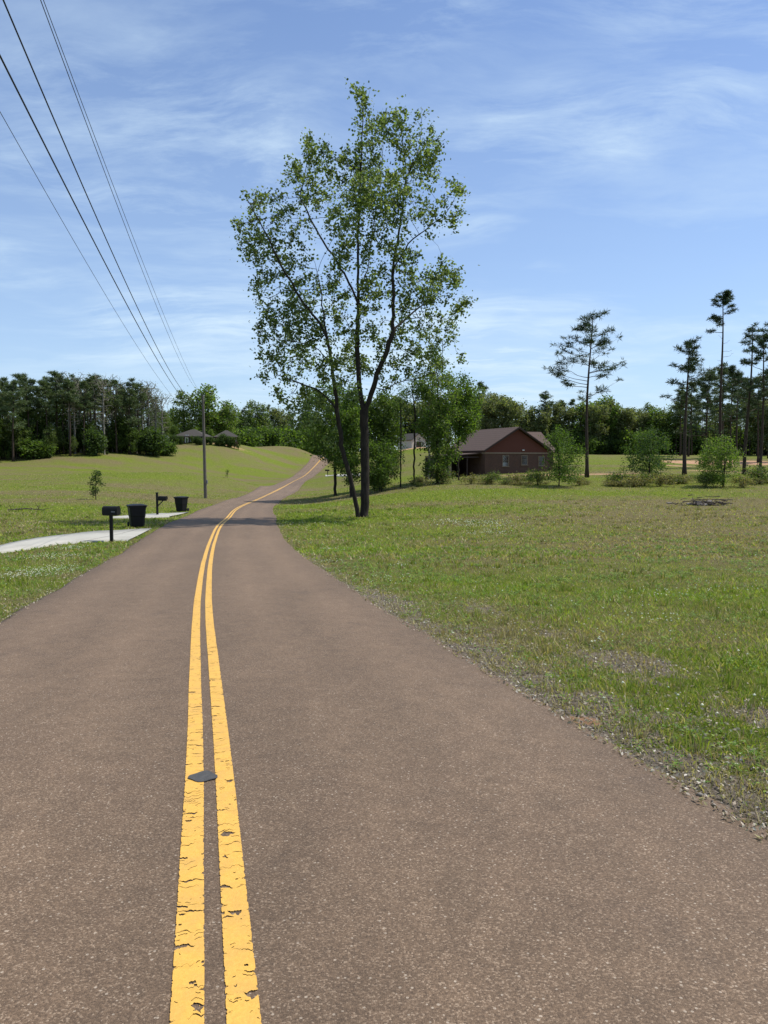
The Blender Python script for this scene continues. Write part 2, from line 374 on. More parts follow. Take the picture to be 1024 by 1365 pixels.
LEAFT = .5
M = dict(
    asphalt=mat_asphalt(), paint=mat_paint(), ground=mat_ground(), leaf=mat_leaf('tree_leaves', trans=.5), needle=mat_leaf('pine_needles', trans=.2),
    blade=mat_leaf('grass_blades', trans=.42), petal=mat_leaf('clover_petals', trans=.3),
    bark=mat_bark('grey_bark', (.014, .011, .009), (.052, .042, .034)), pbark=mat_bark('pine_bark', (.025, .018, .014), (.085, .06, .045)),
    palebark=mat_bark('pale_bark', (.10, .09, .075), (.26, .24, .20)),
    concrete=mat_concrete('pale_concrete', (.33, .32, .28), (.42, .40, .35)),
    black=simple('black_plastic', (.005, .005, .007), (.008, .008, .010), 8, .5, .1, .2), grey=simple('grey_badge', (.20, .20, .22), None, 20, .5),
    bmetal=simple('black_metal', (.006, .006, .006), (.010, .010, .010), 10, .5, 0, .2), rubber=simple('rubber', (.015, .015, .015), None, 10, .8),
    pole=simple('weathered_wood', (.17, .15, .13), (.09, .075, .062), 2.0, .9, .4, .2, stretch=(6, 6, .6)),
    wire=simple('cable', (.02, .02, .022), None, 5, .6), porcelain=simple('insulator_glaze', (.12, .10, .09), None, 5, .3),
    brick=mat_brick('brown_brick', (.13, .062, .045), (.08, .044, .035), (.12, .10, .085)),
    siding=simple('red_brown_siding', (.135, .047, .034), (.105, .038, .028), 3, .8, .2, .2, stretch=(1, 1, 12)),
    shingle=mat_shingle('brown_shingles', (.080, .054, .044), (.12, .083, .069)), shingle2=mat_shingle('grey_shingles', (.050, .045, .040), (.080, .072, .065)),
    trim=simple('tan_trim', (.30, .22, .16), (.24, .18, .13), 5, .7), darktrim=simple('dark_fascia', (.04, .022, .018), (.03, .018, .015), 5, .6),
    white=simple('white_paint', (.76, .76, .74), (.68, .68, .66), 4, .6), blind=simple('window_blind', (.60, .62, .63), (.50, .52, .54), 4, .6, stretch=(1, 1, 30)),
    cream=simple('cream_siding', (.52, .48, .42), (.42, .39, .34), 3, .8), glass=simple('window_glass', (.05, .06, .07), (.03, .035, .04), 2, .1, 0, .6),
    deadwood=simple('dead_wood', (.12, .095, .075), (.05, .04, .034), 6, .9, .4, .2), stone=simple('rubble', (.26, .23, .21), (.09, .075, .065), 3, .9, .3, .2),
    scar=simple('bitumen_patch', (.075, .072, .068), (.05, .048, .046), 40, .6, .3),
)

# ------------------------------------------------------------------ ground sheet
ang = np.concatenate([np.arange(-44, 44, .22), np.arange(44, 316, 2.5)])    # clockwise from forward
rad = [0.7]
while rad[-1] < 3200: rad.append(rad[-1] * 1.0175)
rad = np.array(rad); na, nr = len(ang), len(rad)
A, Rr = np.meshgrid(np.radians(ang), rad)
gx = (Rr * np.sin(A)).ravel(); gy = (Rr * np.cos(A)).ravel(); gz = H(gx, gy)

# places with bare red or tan earth: (px, py) looked up on the ground, radii in metres
dirt_spots = []
for px, py, rx, ry, w in ((935, 617, 9, 8, .85), (985, 616, 9, 8, .85), (1015, 618, 9, 7, .8), (900, 621, 5, 6, .6), (800, 632, 7, 1.6, .8), (720, 633.5, 9, 2.0, .7), (650, 633, 6, 1.5, .5), (550, 594, 18, 7, .95), (600, 594, 14, 6, .9),
                          (300, 593, 12, 5, .6), (20, 700, 2.2, .35, .6), (75, 698, 1.6, .3, .6), (772, 964, .16, .10, 1.1), (790, 970, .10, .06, 1.0), (955, 628, 7, 2.0, .7), (1010, 630, 7, 2, .6), (545, 618, 10, 6, .3)):
    g = ground(px, py); dirt_spots.append((g[0], g[1], rx, ry, w))
def fields(x, y):
    s = road_s(x, y); a = np.abs(s); right = s > 0
    big = fbm(x * .06, y * .10, 21, 4); mid = fbm(x * .45, y * .55, 22, 4); band = fbm(x * .035, y * .22, 25, 3)
    dry = .26 + .75 * (big - .5) + .8 * (mid - .5) + (1.0 + .3 * sstep(25, 70, y)) * (band - .5)
    # thin tan stretch in the middle of the right hand field, green nearer the road
    mb = (.55 + .9 * fbm(x * .12, y * .3, 27, 3)) * np.exp(-((x - (4 + .33 * y)) / (8 + .16 * y)) ** 2) * sstep(14, 24, y) * (1 - sstep(52, 62, y))
    dry = dry + np.where(right, .85 * mb, .10)
    near = np.where(right, sstep(6, 3.0, a), sstep(4.2, 2.8, a)); dry = dry + .25 * near * (fbm(x * 1.5, y * 1.5, 29, 3))
    dry = dry + .35 * (fbm(x * 2.6, y * 2.6, 57, 3) - .45) * sstep(20, 8, y)
    dry = dry + np.where(right, .45 * (fbm(x * 1.3, y * 1.3, 51, 3) - .42) * sstep(14, 8, y), 0)
    dry = dry + .22 * sstep(55, 75, y) * np.where(right, .8, .5)
    # right hand verge: thatch and grit at the asphalt edge and in the wheel rut beside it
    n1 = fbm(x * 1.7, y * 1.7, 31, 3); n2 = fbm(x * .8, y * .8, 33, 3)
    n3 = fbm(x * 5.5, y * 5.5, 37, 3)
    edge = np.exp(-((a - 2.62) / .60) ** 2) * (-.35 + 1.2 * n1 + 1.1 * n3) * np.where(right, 1.0, .45) * (.55 + .45 * sstep(20, 8, y))
    rut = np.exp(-((a - 4.0 - .5 * (n2 - .5)) / .38) ** 2) * (-.55 + 1.4 * sstep(.32, .7, n2) + .9 * n3) * right * sstep(16, 7, y)
    soil = np.clip(.85 * edge + .80 * rut + (.12 + .75 * np.clip(n3 - .35, 0, 1)) * right * sstep(5.2, 3.4, a) * sstep(18, 7, y), 0, 1) * sstep(90, 40, y)
    dirt = np.zeros_like(x)
    for dx, dy, rx, ry, w in dirt_spots:
        dirt = np.maximum(dirt, w * np.exp(-(((x - dx) / rx) ** 2 + ((y - dy) / ry) ** 2)))
    return np.clip(dry, 0, 1), dirt, soil
dr, di, so = fields(gx, gy)
V = np.stack([gx, gy, gz], -1)
V = np.concatenate([V, [[0, 0, float(H(0, 0))]]])
gc = np.concatenate([np.stack([dr, di, so], -1), [[.3, 0, 0]]])
I, J = np.meshgrid(np.arange(nr - 1), np.arange(na), indexing='ij'); J2 = (J + 1) % na
Fq = np.stack([I * na + J, (I + 1) * na + J, (I + 1) * na + J2, I * na + J2], -1).reshape(-1, 4)[:, ::-1]
jj = np.arange(na); cap = np.stack([jj, (jj + 1) % na, np.full(na, nr * na), np.full(na, nr * na)], -1)
V_ground_min = V[:, 2].min()
gr = mesh_from('ground', V[:-1], Fq, M['ground'], smooth=True, attrs={'gcol': gc[:-1]})
tag(gr, kind='structure')

# ------------------------------------------------------------------ road
def road_z(x, y):
    s = np.abs(road_s(x, y)); return H0(x, y) + .018 + .05 * (1 - (np.minimum(s, HW) / HW) ** 2)
ry_ = np.concatenate([np.arange(-40, 0, .5), np.arange(0, 30, .12), np.arange(30, 110, .5), np.arange(110, 340, 1.5)])
cs = np.array([-1.0, -.97, -.85, -.6, -.3, 0, .3, .6, .85, .97, 1.0])
sl = cx_of(ry_ + .5) - cx_of(ry_ - .5); nx = 1 / np.sqrt(1 + sl * sl); ny = -sl * nx
alen = np.concatenate([[0], np.cumsum(np.diff(ry_) * np.sqrt(1 + sl[1:] ** 2))])
rv = []; ruv = []
for k, c in enumerate(cs):
    off = c * HW
    o = np.full(len(ry_), off)
    if abs(c) > .96:
        jag = .09 * (fbm(ry_ * 2.2, ry_ * 0 + c * 3, 41, 4) - .5) + .16 * (fbm(ry_ * .35, ry_ * 0 + c * 5, 43, 3) - .5)
        o = o + jag
    x = cx_of(ry_) + o * nx; y = ry_ + o * ny
    z = road_z(x, y)
    if abs(c) == 1.0: z = z - .015
    rv.append(np.stack([x, y, z], -1)); ruv.append(np.stack([o, alen], -1))
rv = [rv[0] - [0, 0, .14]] + rv + [rv[-1] - [0, 0, .14]]; ruv = [ruv[0]] + ruv + [ruv[-1]]
nc = len(rv); m_ = len(ry_); RV = np.stack(rv, 1).reshape(-1, 3); RU = np.stack(ruv, 1).reshape(-1, 2)
I, J = np.meshgrid(np.arange(m_ - 1), np.arange(nc - 1), indexing='ij')
RF = np.stack([I * nc + J, I * nc + J + 1, (I + 1) * nc + J + 1, (I + 1) * nc + J], -1).reshape(-1, 4)
tag(mesh_from('road', RV, RF, M['asphalt'], smooth=True, uv=RU), kind='structure')
# double yellow centre line: two painted stripes, each a thing
for side, lab in ((-1, 'left stripe of the worn double yellow centre line on the road'), (1, 'right stripe of the worn double yellow centre line on the road')):
    y = np.concatenate([np.arange(-20, 40, .12), np.arange(40, 330, .8)])
    sl = cx_of(y + .5) - cx_of(y - .5); nx = 1 / np.sqrt(1 + sl * sl); ny = -sl * nx
    al = np.concatenate([[0], np.cumsum(np.diff(y) * np.sqrt(1 + sl[1:] ** 2))])
    vs = []; us = []
    wob = .012 * (fbm(y * .6, y * 0 + side, 61, 3) - .5)
    for u in (0, .5, 1):
        o = (side * .084 + (u - .5) * .104) + wob
        X = cx_of(y) + o * nx; Y = y + o * ny
        vs.append(np.stack([X, Y, road_z(X, Y) + .004], -1)); us.append(np.stack([np.full(len(y), float(u)), al + side * 13.7], -1))
    LV = np.stack(vs, 1).reshape(-1, 3); LU = np.stack(us, 1).reshape(-1, 2)
    I, J = np.meshgrid(np.arange(len(y) - 1), np.arange(2), indexing='ij')
    LF = np.stack([I * 3 + J, I * 3 + J + 1, I * 3 + 4 + J, I * 3 + 3 + J], -1).reshape(-1, 4)
    tag(mesh_from('road_marking', LV, LF, M['paint'], smooth=True, uv=LU), lab, 'road marking', 'double yellow centre line')
# scar of a lost pavement marker between the stripes
_r = ray(270.5, 1038); _ys = np.arange(3, 8, .005); _k = int(np.argmax(EYE + _r[2] / _r[1] * _ys < road_z(_r[0] / _r[1] * _ys, _ys))); g = (_r[0] / _r[1] * _ys[_k], _ys[_k]); ms = MB()
ncx = 18; pts = []
for k in range(ncx):
    a = 2 * pi * k / ncx; ca, sa = math.cos(a), math.sin(a)
    pts.append((g[0] + .083 * ca * (1 if abs(ca) > .9 else .86 - .2 * abs(sa)), g[1] + .085 * sa * abs(sa) ** .3 * (1 if sa > 0 else .8)))
zz = float(road_z(g[0], g[1])) + .0065
ms.prism([(a, b) for a, b in pts], zz, zz + .005, axis='z')
tag(ms.build('marker_scar', M['scar'], smooth=False), 'dark diamond scar of a lost road marker between the yellow stripes', 'pavement patch')

# ------------------------------------------------------------------ driveways (concrete slabs / gravel)
def slab(name, edge_px, mat, lift=.05, wide=None, sub=24):
    """two world polylines (near edge, far edge) looked up on the ground"""
    a = [ground(*p) for p in edge_px[0]]; b = [ground(*p) for p in edge_px[1]]
    def res(pl):
        pl = np.array(pl)[:, :2]; d = np.concatenate([[0], np.cumsum(np.linalg.norm(np.diff(pl, axis=0), axis=1))])
        t = np.linspace(0, d[-1], sub); return np.stack([np.interp(t, d, pl[:, 0]), np.interp(t, d, pl[:, 1])], -1)
    A_, B_ = res(a), res(b); rows = []
    for t in (0, .0, .33, .66, 1, 1):
        P = A_ * (1 - t) + B_ * t; rows.append(np.concatenate([P, (np.maximum(H(P[:, 0], P[:, 1]), H0(P[:, 0], P[:, 1]) - .12) + lift)[:, None]], 1))
    rows[0][:, 2] -= .25; rows[-1][:, 2] -= .25
    VV = np.stack(rows, 1).reshape(-1, 3); I, J = np.meshgrid(np.arange(sub - 1), np.arange(5), indexing='ij')
    FF = np.stack([I * 6 + J, I * 6 + J + 1, I * 6 + 7 + J, I * 6 + 6 + J], -1).reshape(-1, 4)
    return tag(mesh_from(name, VV, FF, mat), kind='structure')
slab('driveway', ([(-60, 748), (0, 738), (80, 726), (150, 722), (171, 722)], [(-60, 738), (0, 729), (60, 717), (130, 709), (203, 705.5)]), M['concrete'])
slab('driveway', ([(146, 691.5), (180, 691), (226, 689.5)], [(152, 689.5), (180, 687), (252, 683.5)]), M['concrete'])

# ------------------------------------------------------------------ vegetation tools
def norm(v): return v / (np.linalg.norm(v, axis=-1, keepdims=True) + 1e-9)
def colonize(stems, att, D, kill, iters, rng, up=.15, infl=1e9):
    """stems: list of (polyline array, parent stem index or -1). Returns nodes, parent index, own radius"""
    P = []; par = []; ends = {}
    for si, (pl, ps) in enumerate(stems):
        pl = np.asarray(pl, float); d = np.concatenate([[0], np.cumsum(np.linalg.norm(np.diff(pl, axis=0), axis=1))])
        n = max(2, int(d[-1] / D) + 1); t = np.linspace(0, d[-1], n)
        q = np.stack([np.interp(t, d, pl[:, k]) for k in range(3)], -1)
        wig = rng.normal(size=q.shape) * D * .06; wig[0] = 0; q = q + wig
        if ps < 0: last = -1
        else:
            a0, a1 = ends[ps]; seg = np.array(P[a0:a1]); last = a0 + int(np.argmin(((seg - q[0]) ** 2).sum(-1))); q = q[1:]
        s0 = len(P)
        for p in q: P.append(p); par.append(last); last = len(P) - 1
        ends[si] = (s0, len(P))
    P = np.array(P); par = list(par)
    d2 = ((att[:, None] - P[None]) ** 2).sum(-1); ni = d2.argmin(1); nd = np.sqrt(d2.min(1)); alive = np.ones(len(att), bool)
    for it in range(iters):
        sel = alive & (nd > kill) & (nd < infl)
        if not sel.any(): break
        dirs = norm(att[sel] - P[ni[sel]]); acc = np.zeros((len(P), 3)); np.add.at(acc, ni[sel], dirs)
        g = np.nonzero(np.abs(acc).sum(1) > 1e-6)[0]
        nv = norm(norm(acc[g]) + [0, 0, up] + rng.normal(size=(len(g), 3)) * .22)
        new = P[g] + nv * D
        dd = np.sqrt(((new[:, None] - P[None]) ** 2).sum(-1)).min(1) if len(P) < 9000 else np.ones(len(new))
        ok = dd > D * .35; new = new[ok]; g = g[ok]
        if len(new) == 0: break
        b = len(P); P = np.concatenate([P, new]); par += [int(i) for i in g]
        e2 = np.sqrt(((att[:, None] - new[None]) ** 2).sum(-1)); j = e2.argmin(1); m = e2[np.arange(len(att)), j]
        up_ = m < nd; ni[up_] = b + j[up_]; nd[up_] = m[up_]
    return P, np.array(par)
def tips_count(P, par):
    c = np.zeros(len(P)); ch = [[] for _ in P]
    for i, p in enumerate(par):
        if p >= 0: ch[p].append(i)
    order = np.arange(len(P))[::-1]
    for i in order:
        if not ch[i]: c[i] = 1
        else: c[i] = sum(c[k] for k in ch[i])
    return c, ch
def wood_mesh(P, par, c, ch, rt, expo, rbase=None, flare=True):
    r = rt * c ** (1 / expo)
    if rbase: r = r * (1 + (rbase / r.max() - 1) * (r / r.max()) ** 1.6)
    mb = MB(); roots = [i for i, p in enumerate(par) if p < 0]; stack = [(i, None) for i in roots]
    while stack:
        i, pr = stack.pop(); chain = [] if pr is None else [pr]
        cur = i
        while True:
            chain.append(cur)
            if not ch[cur]: break
            k = max(ch[cur], key=lambda q: c[q])
            for q in ch[cur]:
                if q != k: stack.append((q, cur))
            cur = k
        rr = [r[q] for q in chain]
        if pr is not None: rr[0] = rr[1]
        if pr is None and flare: rr[0] *= 1.45; 
        if len(chain) < 2: continue
        n = 10 if rr[0] > .12 else (6 if rr[0] > .03 else 4)
        rr[-1] *= .4
        mb.tube(P[chain], rr, n, cap=False)
    return mb
def leaf_cloud(C, size, rng, cols, nrm=None, aspect=.62, droop=.25, fold=.25):
    """one folded diamond leaf at every centre"""
    n = len(C); d = norm(rng.normal(size=(n, 3)) * [1, 1, .7] - [0, 0, droop]); s = norm(np.cross(d, rng.normal(size=(n, 3)))); u = np.cross(d, s)
    L = size * rng.uniform(.65, 1.35, n)[:, None]
    b = C - d * L * .5; t = C + d * L * .5; l = C + s * L * aspect * .5 + u * L * fold * .3; r = C - s * L * aspect * .5 + u * L * fold * .3
    V = np.stack([b, l, t, r], 1).reshape(-1, 3); k = np.arange(n)[:, None] * 4
    F = np.concatenate([k + [0, 1, 2], k + [0, 2, 3]]); return V, F, np.repeat(cols, 4, 0)
def leaf_cols(n, rng, pal, var=.25):
    pal = np.array(pal); i = rng.integers(0, len(pal), n); return np.clip(pal[i] * rng.uniform(1 - var, 1 + var, (n, 1)), 0, 1)
GREEN = [(.070, .115, .024), (.095, .145, .030), (.055, .092, .023), (.11, .155, .038)]
BRIGHT = [(.11, .185, .028), (.15, .22, .036), (.09, .155, .026), (.13, .20, .04)]
DARK = [(.045, .075, .026), (.058, .088, .030), (.035, .060, .024)]
PALE = [(.17, .19, .085), (.14, .17, .07), (.21, .21, .11), (.12, .15, .07)]
PINE = [(.032, .054, .026), (.046, .072, .032), (.060, .084, .038)]
def sph(c, r, n, rng, sq=(1, 1, 1), hollow=.0):
    v = norm(rng.normal(size=(n, 3))); k = rng.uniform(hollow, 1, (n, 1)) ** (1 / 2.4); return np.asarray(c) + v * k * r * np.asarray(sq)

def make_broadleaf(name, seed, h, base, rad, lobes=8, natt=420, nleaf=9000, lsize=.24, pal=GREEN, D=.45, trunk_r=.16, lean=0, multi=1, spread=.42, shape='round', bark='bark', rt=.012, jit=.28):
    rng = np.random.default_rng(seed); att = []
    for k in range(lobes):
        t = (k + .5) / lobes; z = base + (h - base) * (t ** .9)
        if shape == 'round': w = rad * math.sqrt(max(.05, 1 - (2 * t - .95) ** 2))
        elif shape == 'cone': w = rad * (1.08 - t)
        elif shape == 'column': w = rad * (.8 if t < .75 else .5)
        else: w = rad * (.45 + .55 * t)
        a = rng.uniform(0, 2 * pi); rr = w * rng.uniform(.15, .62)
        lr = max(.4, min(w, (h - base) * .5) * rng.uniform(.45, .7))
        z = min(z, h - lr * .8); z = max(z, base + lr * .3)
        att.append(sph((rr * math.cos(a), rr * math.sin(a), z), lr, natt // lobes, rng, (1, 1, .85)))
    att.append(sph((0, 0, (base + h) / 2), rad * .75, natt // 4, rng, (1, 1, (h - base) / 2 / (rad * .75) * .95)))
    att = np.concatenate(att); att = att[att[:, 2] > .3]
    stems = []
    for k in range(multi):
        a = rng.uniform(0, 2 * pi); l = lean if multi == 1 else rng.uniform(.1, .3) * h * .5
        top = (l * math.cos(a), l * math.sin(a), h * .72); o = (.12 * math.cos(a) * (multi > 1), .12 * math.sin(a) * (multi > 1), -.25)
        stems.append((np.array([o, (top[0] * .3, top[1] * .3, h * .3), (top[0] * .6 + rng.normal() * .15, top[1] * .6, h * .52), top]), -1))
    P, par = colonize(stems, att, D, D * 1.3, 60, rng); c, ch = tips_count(P, par)
    wood = wood_mesh(P, par, c, ch, rt, 2.3, trunk_r)
    tw = np.nonzero((c <= 4) & (P[:, 2] > base * .8))[0]
    q = rng.choice(tw, nleaf); C = P[q] + rng.normal(size=(nleaf, 3)) * jit
    clump = vnoise(C[:, 0] * .9 + C[:, 2] * .5, C[:, 1] * .9 + C[:, 2] * .7, seed)
    keep = clump > .22; C = C[keep]
    V, F, cc = leaf_cloud(C, lsize, rng, leaf_cols(len(C), rng, pal))
    return wood, (V, F, cc), bark
def make_pine(name, seed, h, crown0=.5, rad=3.2, nb=26, tuft=.55, pal=PINE, trunk_r=.19, ntuft=5, dead=5, needles=34, lean=.3, droop=0.0, nw=.035, taper=.72):
    rng = np.random.default_rng(seed); mb = MB(); a = rng.uniform(0, 6.28)
    tz = np.linspace(-.3, h, 14); ph = rng.uniform(0, 6, 2)
    tr = np.stack([lean * (tz / h) ** 2 * math.cos(a) + .10 * np.sin(tz * .35 + ph[0]), lean * (tz / h) ** 2 * math.sin(a) + .10 * np.sin(tz * .3 + ph[1]), tz], -1); tr[0, :2] = tr[1, :2]
    rr = trunk_r * (1 - tz / h * .82); rr[0] *= 1.4; mb.tube(tr, rr, 10)
    def trunk_at(z): return np.array([np.interp(z, tz, tr[:, 0]), np.interp(z, tz, tr[:, 1]), z])
    C = []
    for k in range(nb + dead):
        isd = k >= nb
        t = rng.uniform(0, 1) ** .8 if not isd else 0
        z = h * (crown0 + (1 - crown0) * t * .985) if not isd else h * rng.uniform(crown0 * .45, crown0 + .05)
        L = rad * (1.0 - taper * t) * rng.uniform(.5, 1.1) if not isd else rng.uniform(.5, 1.6)
        an = k * 2.4 + rng.normal() * .5; p0 = trunk_at(z); d = np.array([math.cos(an), math.sin(an), 0])
        sag = rng.uniform(-.05, .22) - droop + t * .35; pts = [p0]
        m = 5
        for i in range(1, m + 1):
            s = i / m; pts.append(p0 + d * L * s + np.array([0, 0, L * (sag * s + .18 * s * s)]) + rng.normal(size=3) * .06 * L * s)
        r0 = .045 * (1 - .6 * t) if not isd else .022
        mb.tube(pts, np.linspace(r0, .008, m + 1), 4, cap=False)
        if isd: continue
        for q in range(ntuft):
            s = rng.uniform(.45, 1.02); j = min(m, max(1, int(round(s * m)))); c = np.array(pts[j]) + rng.normal(size=3) * [.28, .28, .10] * L * .38
            mb.tube([pts[j - 1], c], [.012, .006], 3, cap=False); C.append(c)
    for q in range(3): C.append(trunk_at(h) + rng.normal(size=3) * .15)
    C = np.array(C); n = len(C) * needles
    Cc = np.repeat(C, needles, 0); d = norm(rng.normal(size=(n, 3)) * [1, 1, .55] + [0, 0, .25]); o = Cc + d * tuft * rng.uniform(0, .5, (n, 1))
    L = tuft * rng.uniform(.45, .85, (n, 1)); s = norm(np.cross(d, rng.normal(size=(n, 3)))) * nw
    V = np.stack([o - s, o + s, o + d * L + s * .3], 1).reshape(-1, 3); F = (np.arange(n)[:, None] * 3 + [0, 1, 2])
    return mb, (V, F, np.repeat(leaf_cols(n, rng, pal, .3), 3, 0)), 'pbark'
def realize(name, data, loc, label, cat, group=None, rz=0, s=1.0, leafmat='leaf', crown_name='crown'):
    wood, (V, F, cc), bark = data
    root = empty(name, loc, rz); root.scale = (s, s, s); tag(root, label, cat, group)
    wood.build('trunk', M[bark], root, smooth=True)
    if len(V): mesh_from(crown_name, V, F, M[leafmat], root, attrs={'Col': cc})
    return root
def copy_tree(o, loc, rz, s, label=None, group=None, sz=None):
    c = o.copy(); COL.objects.link(c); c.location = loc; c.rotation_euler = (0, 0, rz); c.scale = (s, s, sz or s)
    if label: c['label'] = label
    if group: c['group'] = group
    for ch in o.children:
        d = ch.copy(); COL.objects.link(d); d.parent = c
    return c

# ------------------------------------------------------------------ the big roadside tree
TY = 38.5
base = ground(485, 689); TY = base[1]
def hp(px, py, dy=0.0):
    p = at(px, py, TY); p = p * 1.0; p[1] += dy
    k = (TY + dy) / TY; p[0] *= k; p[2] = EYE + (p[2] - EYE) * k; return p
def pl(*a): return np.array([hp(*q) for q in a])
stems = [
    (np.concatenate([[base + [0.05, 0, -.25]], pl((487, 660), (486.5, 620), (486, 575), (485, 548))]), -1),
    (pl((485, 548), (479, 515, .1), (476, 467, .3), (478, 411, .3), (477, 356, .2), (478, 300, 0), (482, 220, -.2), (484, 150, 0), (482, 118, .1)), 0),
    (pl((485, 550), (496, 524, -.2), (503, 497, -.4), (514, 472, -.5), (523, 445, -.5), (525, 393, -.6), (524, 356, -.4), (534, 300, -.1), (542, 235, .2), (534, 165, .3)), 0),
    (np.concatenate([[base + [-.25, -.25, -.25]], pl((472, 656, -.4), (465, 630, -.5), (457, 600, -.7), (450, 552, -.9), (443, 485, -1.1), (437, 452, -1.2), (424, 428, -1.3), (405, 405, -1.6), (378, 360, -1.9), (352, 305, -2.0), (332, 268, -2.0))]), -1),
    (pl((478, 405, .3), (463, 372, .9), (448, 348, 1.4), (422, 307, 2.0), (400, 262, 2.4), (412, 205, 2.4), (410, 178, 2.5)), 1),
    (pl((476, 455, .3), (460, 425, -.8), (440, 398, -1.6), (418, 385, -2.3)), 1),
    (pl((478, 396, .3), (491, 356, 1.2), (497, 307, 1.8), (508, 240, 2.2), (512, 170, 2.2)), 1),
    (pl((524, 356, -.4), (545, 325, -1.1), (568, 306, -1.6), (595, 285, -2), (612, 255, -2)), 2),
    (pl((506, 523, -.3), (528, 511, -1), (556, 504, -1.7), (590, 495, -2.4)), 2),
    (pl((523, 440, -.5), (552, 415, .6), (580, 395, 1.3), (608, 375, 1.8)), 2),
    (pl((437, 452, -1.2), (431, 420, -.6), (428, 385, 0), (420, 350, .3)), 3),
    (pl((443, 485, -1.1), (420, 462, -1.8), (392, 455, -2.4), (362, 452, -2.8)), 3),
    (pl((542, 235, .2), (558, 205, .8), (563, 155, .9)), 2),
    (pl((450, 545, -.9), (425, 520, -.2), (398, 510, .5), (370, 500, 1.0)), 3),
]
rng = np.random.default_rng(11)
lob = [(484, 120, 10, .7), (481, 140, 18, .9), (492, 172, 28, .9), (520, 175, 22, .8), (533, 158, 14, .8), (560, 160, 14, .8), (563, 190, 26, 1), (550, 225, 34, 1.1), (574, 215, 18, .8),
       (411, 182, 10, .7), (418, 205, 22, .9), (402, 225, 24, 1), (440, 225, 22, .8), (480, 225, 36, 1.2), (400, 250, 28, 1), (440, 265, 34, 1.1), (500, 270, 40, 1.2), (545, 270, 34, .9), (585, 235, 12, .5), (608, 250, 16, .55), (596, 270, 16, .5), (575, 292, 18, .4),
       (603, 300, 14, .35), (330, 255, 9, .6), (338, 272, 18, .9), (365, 280, 26, 1), (322, 300, 16, .9), (345, 312, 30, 1.2), (385, 305, 30, 1), (330, 335, 22, 1.1), (362, 345, 28, 1.1), (395, 345, 22, .7), (470, 330, 34, .9), (520, 330, 32, .8), (545, 360, 24, .8),
       (455, 305, 24, .8), (345, 385, 20, .9), (375, 385, 30, 1.2), (410, 395, 32, 1.3), (445, 400, 24, .8), (500, 385, 30, .8), (560, 385, 30, 1), (590, 375, 24, .6), (612, 365, 14, .4), (545, 415, 34, 1.1), (585, 415, 28, .9), (615, 405, 16, .5),
       (365, 425, 26, 1.2), (400, 435, 34, 1.4), (440, 440, 26, 1), (480, 440, 28, .8), (520, 445, 30, .9), (560, 455, 30, 1), (595, 450, 22, .6), (360, 470, 22, 1), (395, 480, 30, 1.4), (430, 485, 28, 1.1), (470, 485, 26, .7), (520, 490, 28, .7), (565, 490, 26, .8),
       (385, 520, 26, 1.2), (415, 530, 24, 1.1), (440, 545, 24, .9), (400, 555, 22, .8), (352, 500, 14, .5), (600, 480, 14, .4), (468, 520, 20, .6), (438, 585, 16, .6)]
att = []; lw = []
mpp = TY / FPX
for (px, py, r, w) in lob:
    dy = rng.uniform(-1, 1) * max(0.2, 3.6 * math.sqrt(max(0, 1 - ((px - 470) / 175) ** 2)) * (1 if py > 230 else .6)) * .8
    n = int(6 + 0.055 * r * r * w * 1.15); att.append(sph(hp(px, py, dy), r * mpp, n, rng, (1, 1.25, 1)))
att = np.concatenate(att)
P, par = colonize(stems, att, .34, .42, 90, rng, up=.22)
c, ch = tips_count(P, par)
def sub_wood(root_ids):
    """split the branch graph by root"""
    own = np.full(len(P), -1)
    for i, p in enumerate(par): own[i] = i if p < 0 else own[p]
    return own
own = sub_wood(None); roots = [i for i, p in enumerate(par) if p < 0]
tree = empty('roadside_tree', base); tag(tree, 'tall open-crowned leafy tree beside the road, with a second thin stem leaning left', 'tree')
for ri, nm, rb in ((roots[0], 'trunk', .235), (roots[1], 'leaning_stem', .12)):
    idx = np.nonzero(own == ri)[0]; mp = {int(g): k for k, g in enumerate(idx)}
    P2 = P[idx] - base; par2 = np.array([mp[int(par[g])] if par[g] >= 0 else -1 for g in idx]); c2, ch2 = tips_count(P2, par2)
    wood_mesh(P2, par2, c2, ch2, .0072, 2.45, rb).build(nm, M['bark'], tree, smooth=True)
tw = np.nonzero((c <= 2) & (P[:, 2] > hp(480, 600)[2]))[0]
tw = tw[rng.uniform(size=len(tw)) < .70]
nl = 44000
q = rng.choice(tw, nl); C = P[q] + rng.normal(size=(nl, 3)) * rng.choice([.09, .15, .24], (nl, 1)) - base
kp = vnoise(C[:, 0] * 1.6 + 3, C[:, 2] * 1.6 + C[:, 1], 4) > .24
C = C[kp]
V, F, cc = leaf_cloud(C, .148, rng, leaf_cols(len(C), rng, [(.10, .140, .046), (.14, .19, .062), (.070, .10, .036), (.22, .26, .11)], .3), aspect=.75)
mesh_from('crown', V, F, M['leaf'], tree, attrs={'Col': cc})
# seed tufts and weeds at the foot of the tree come with the grass below

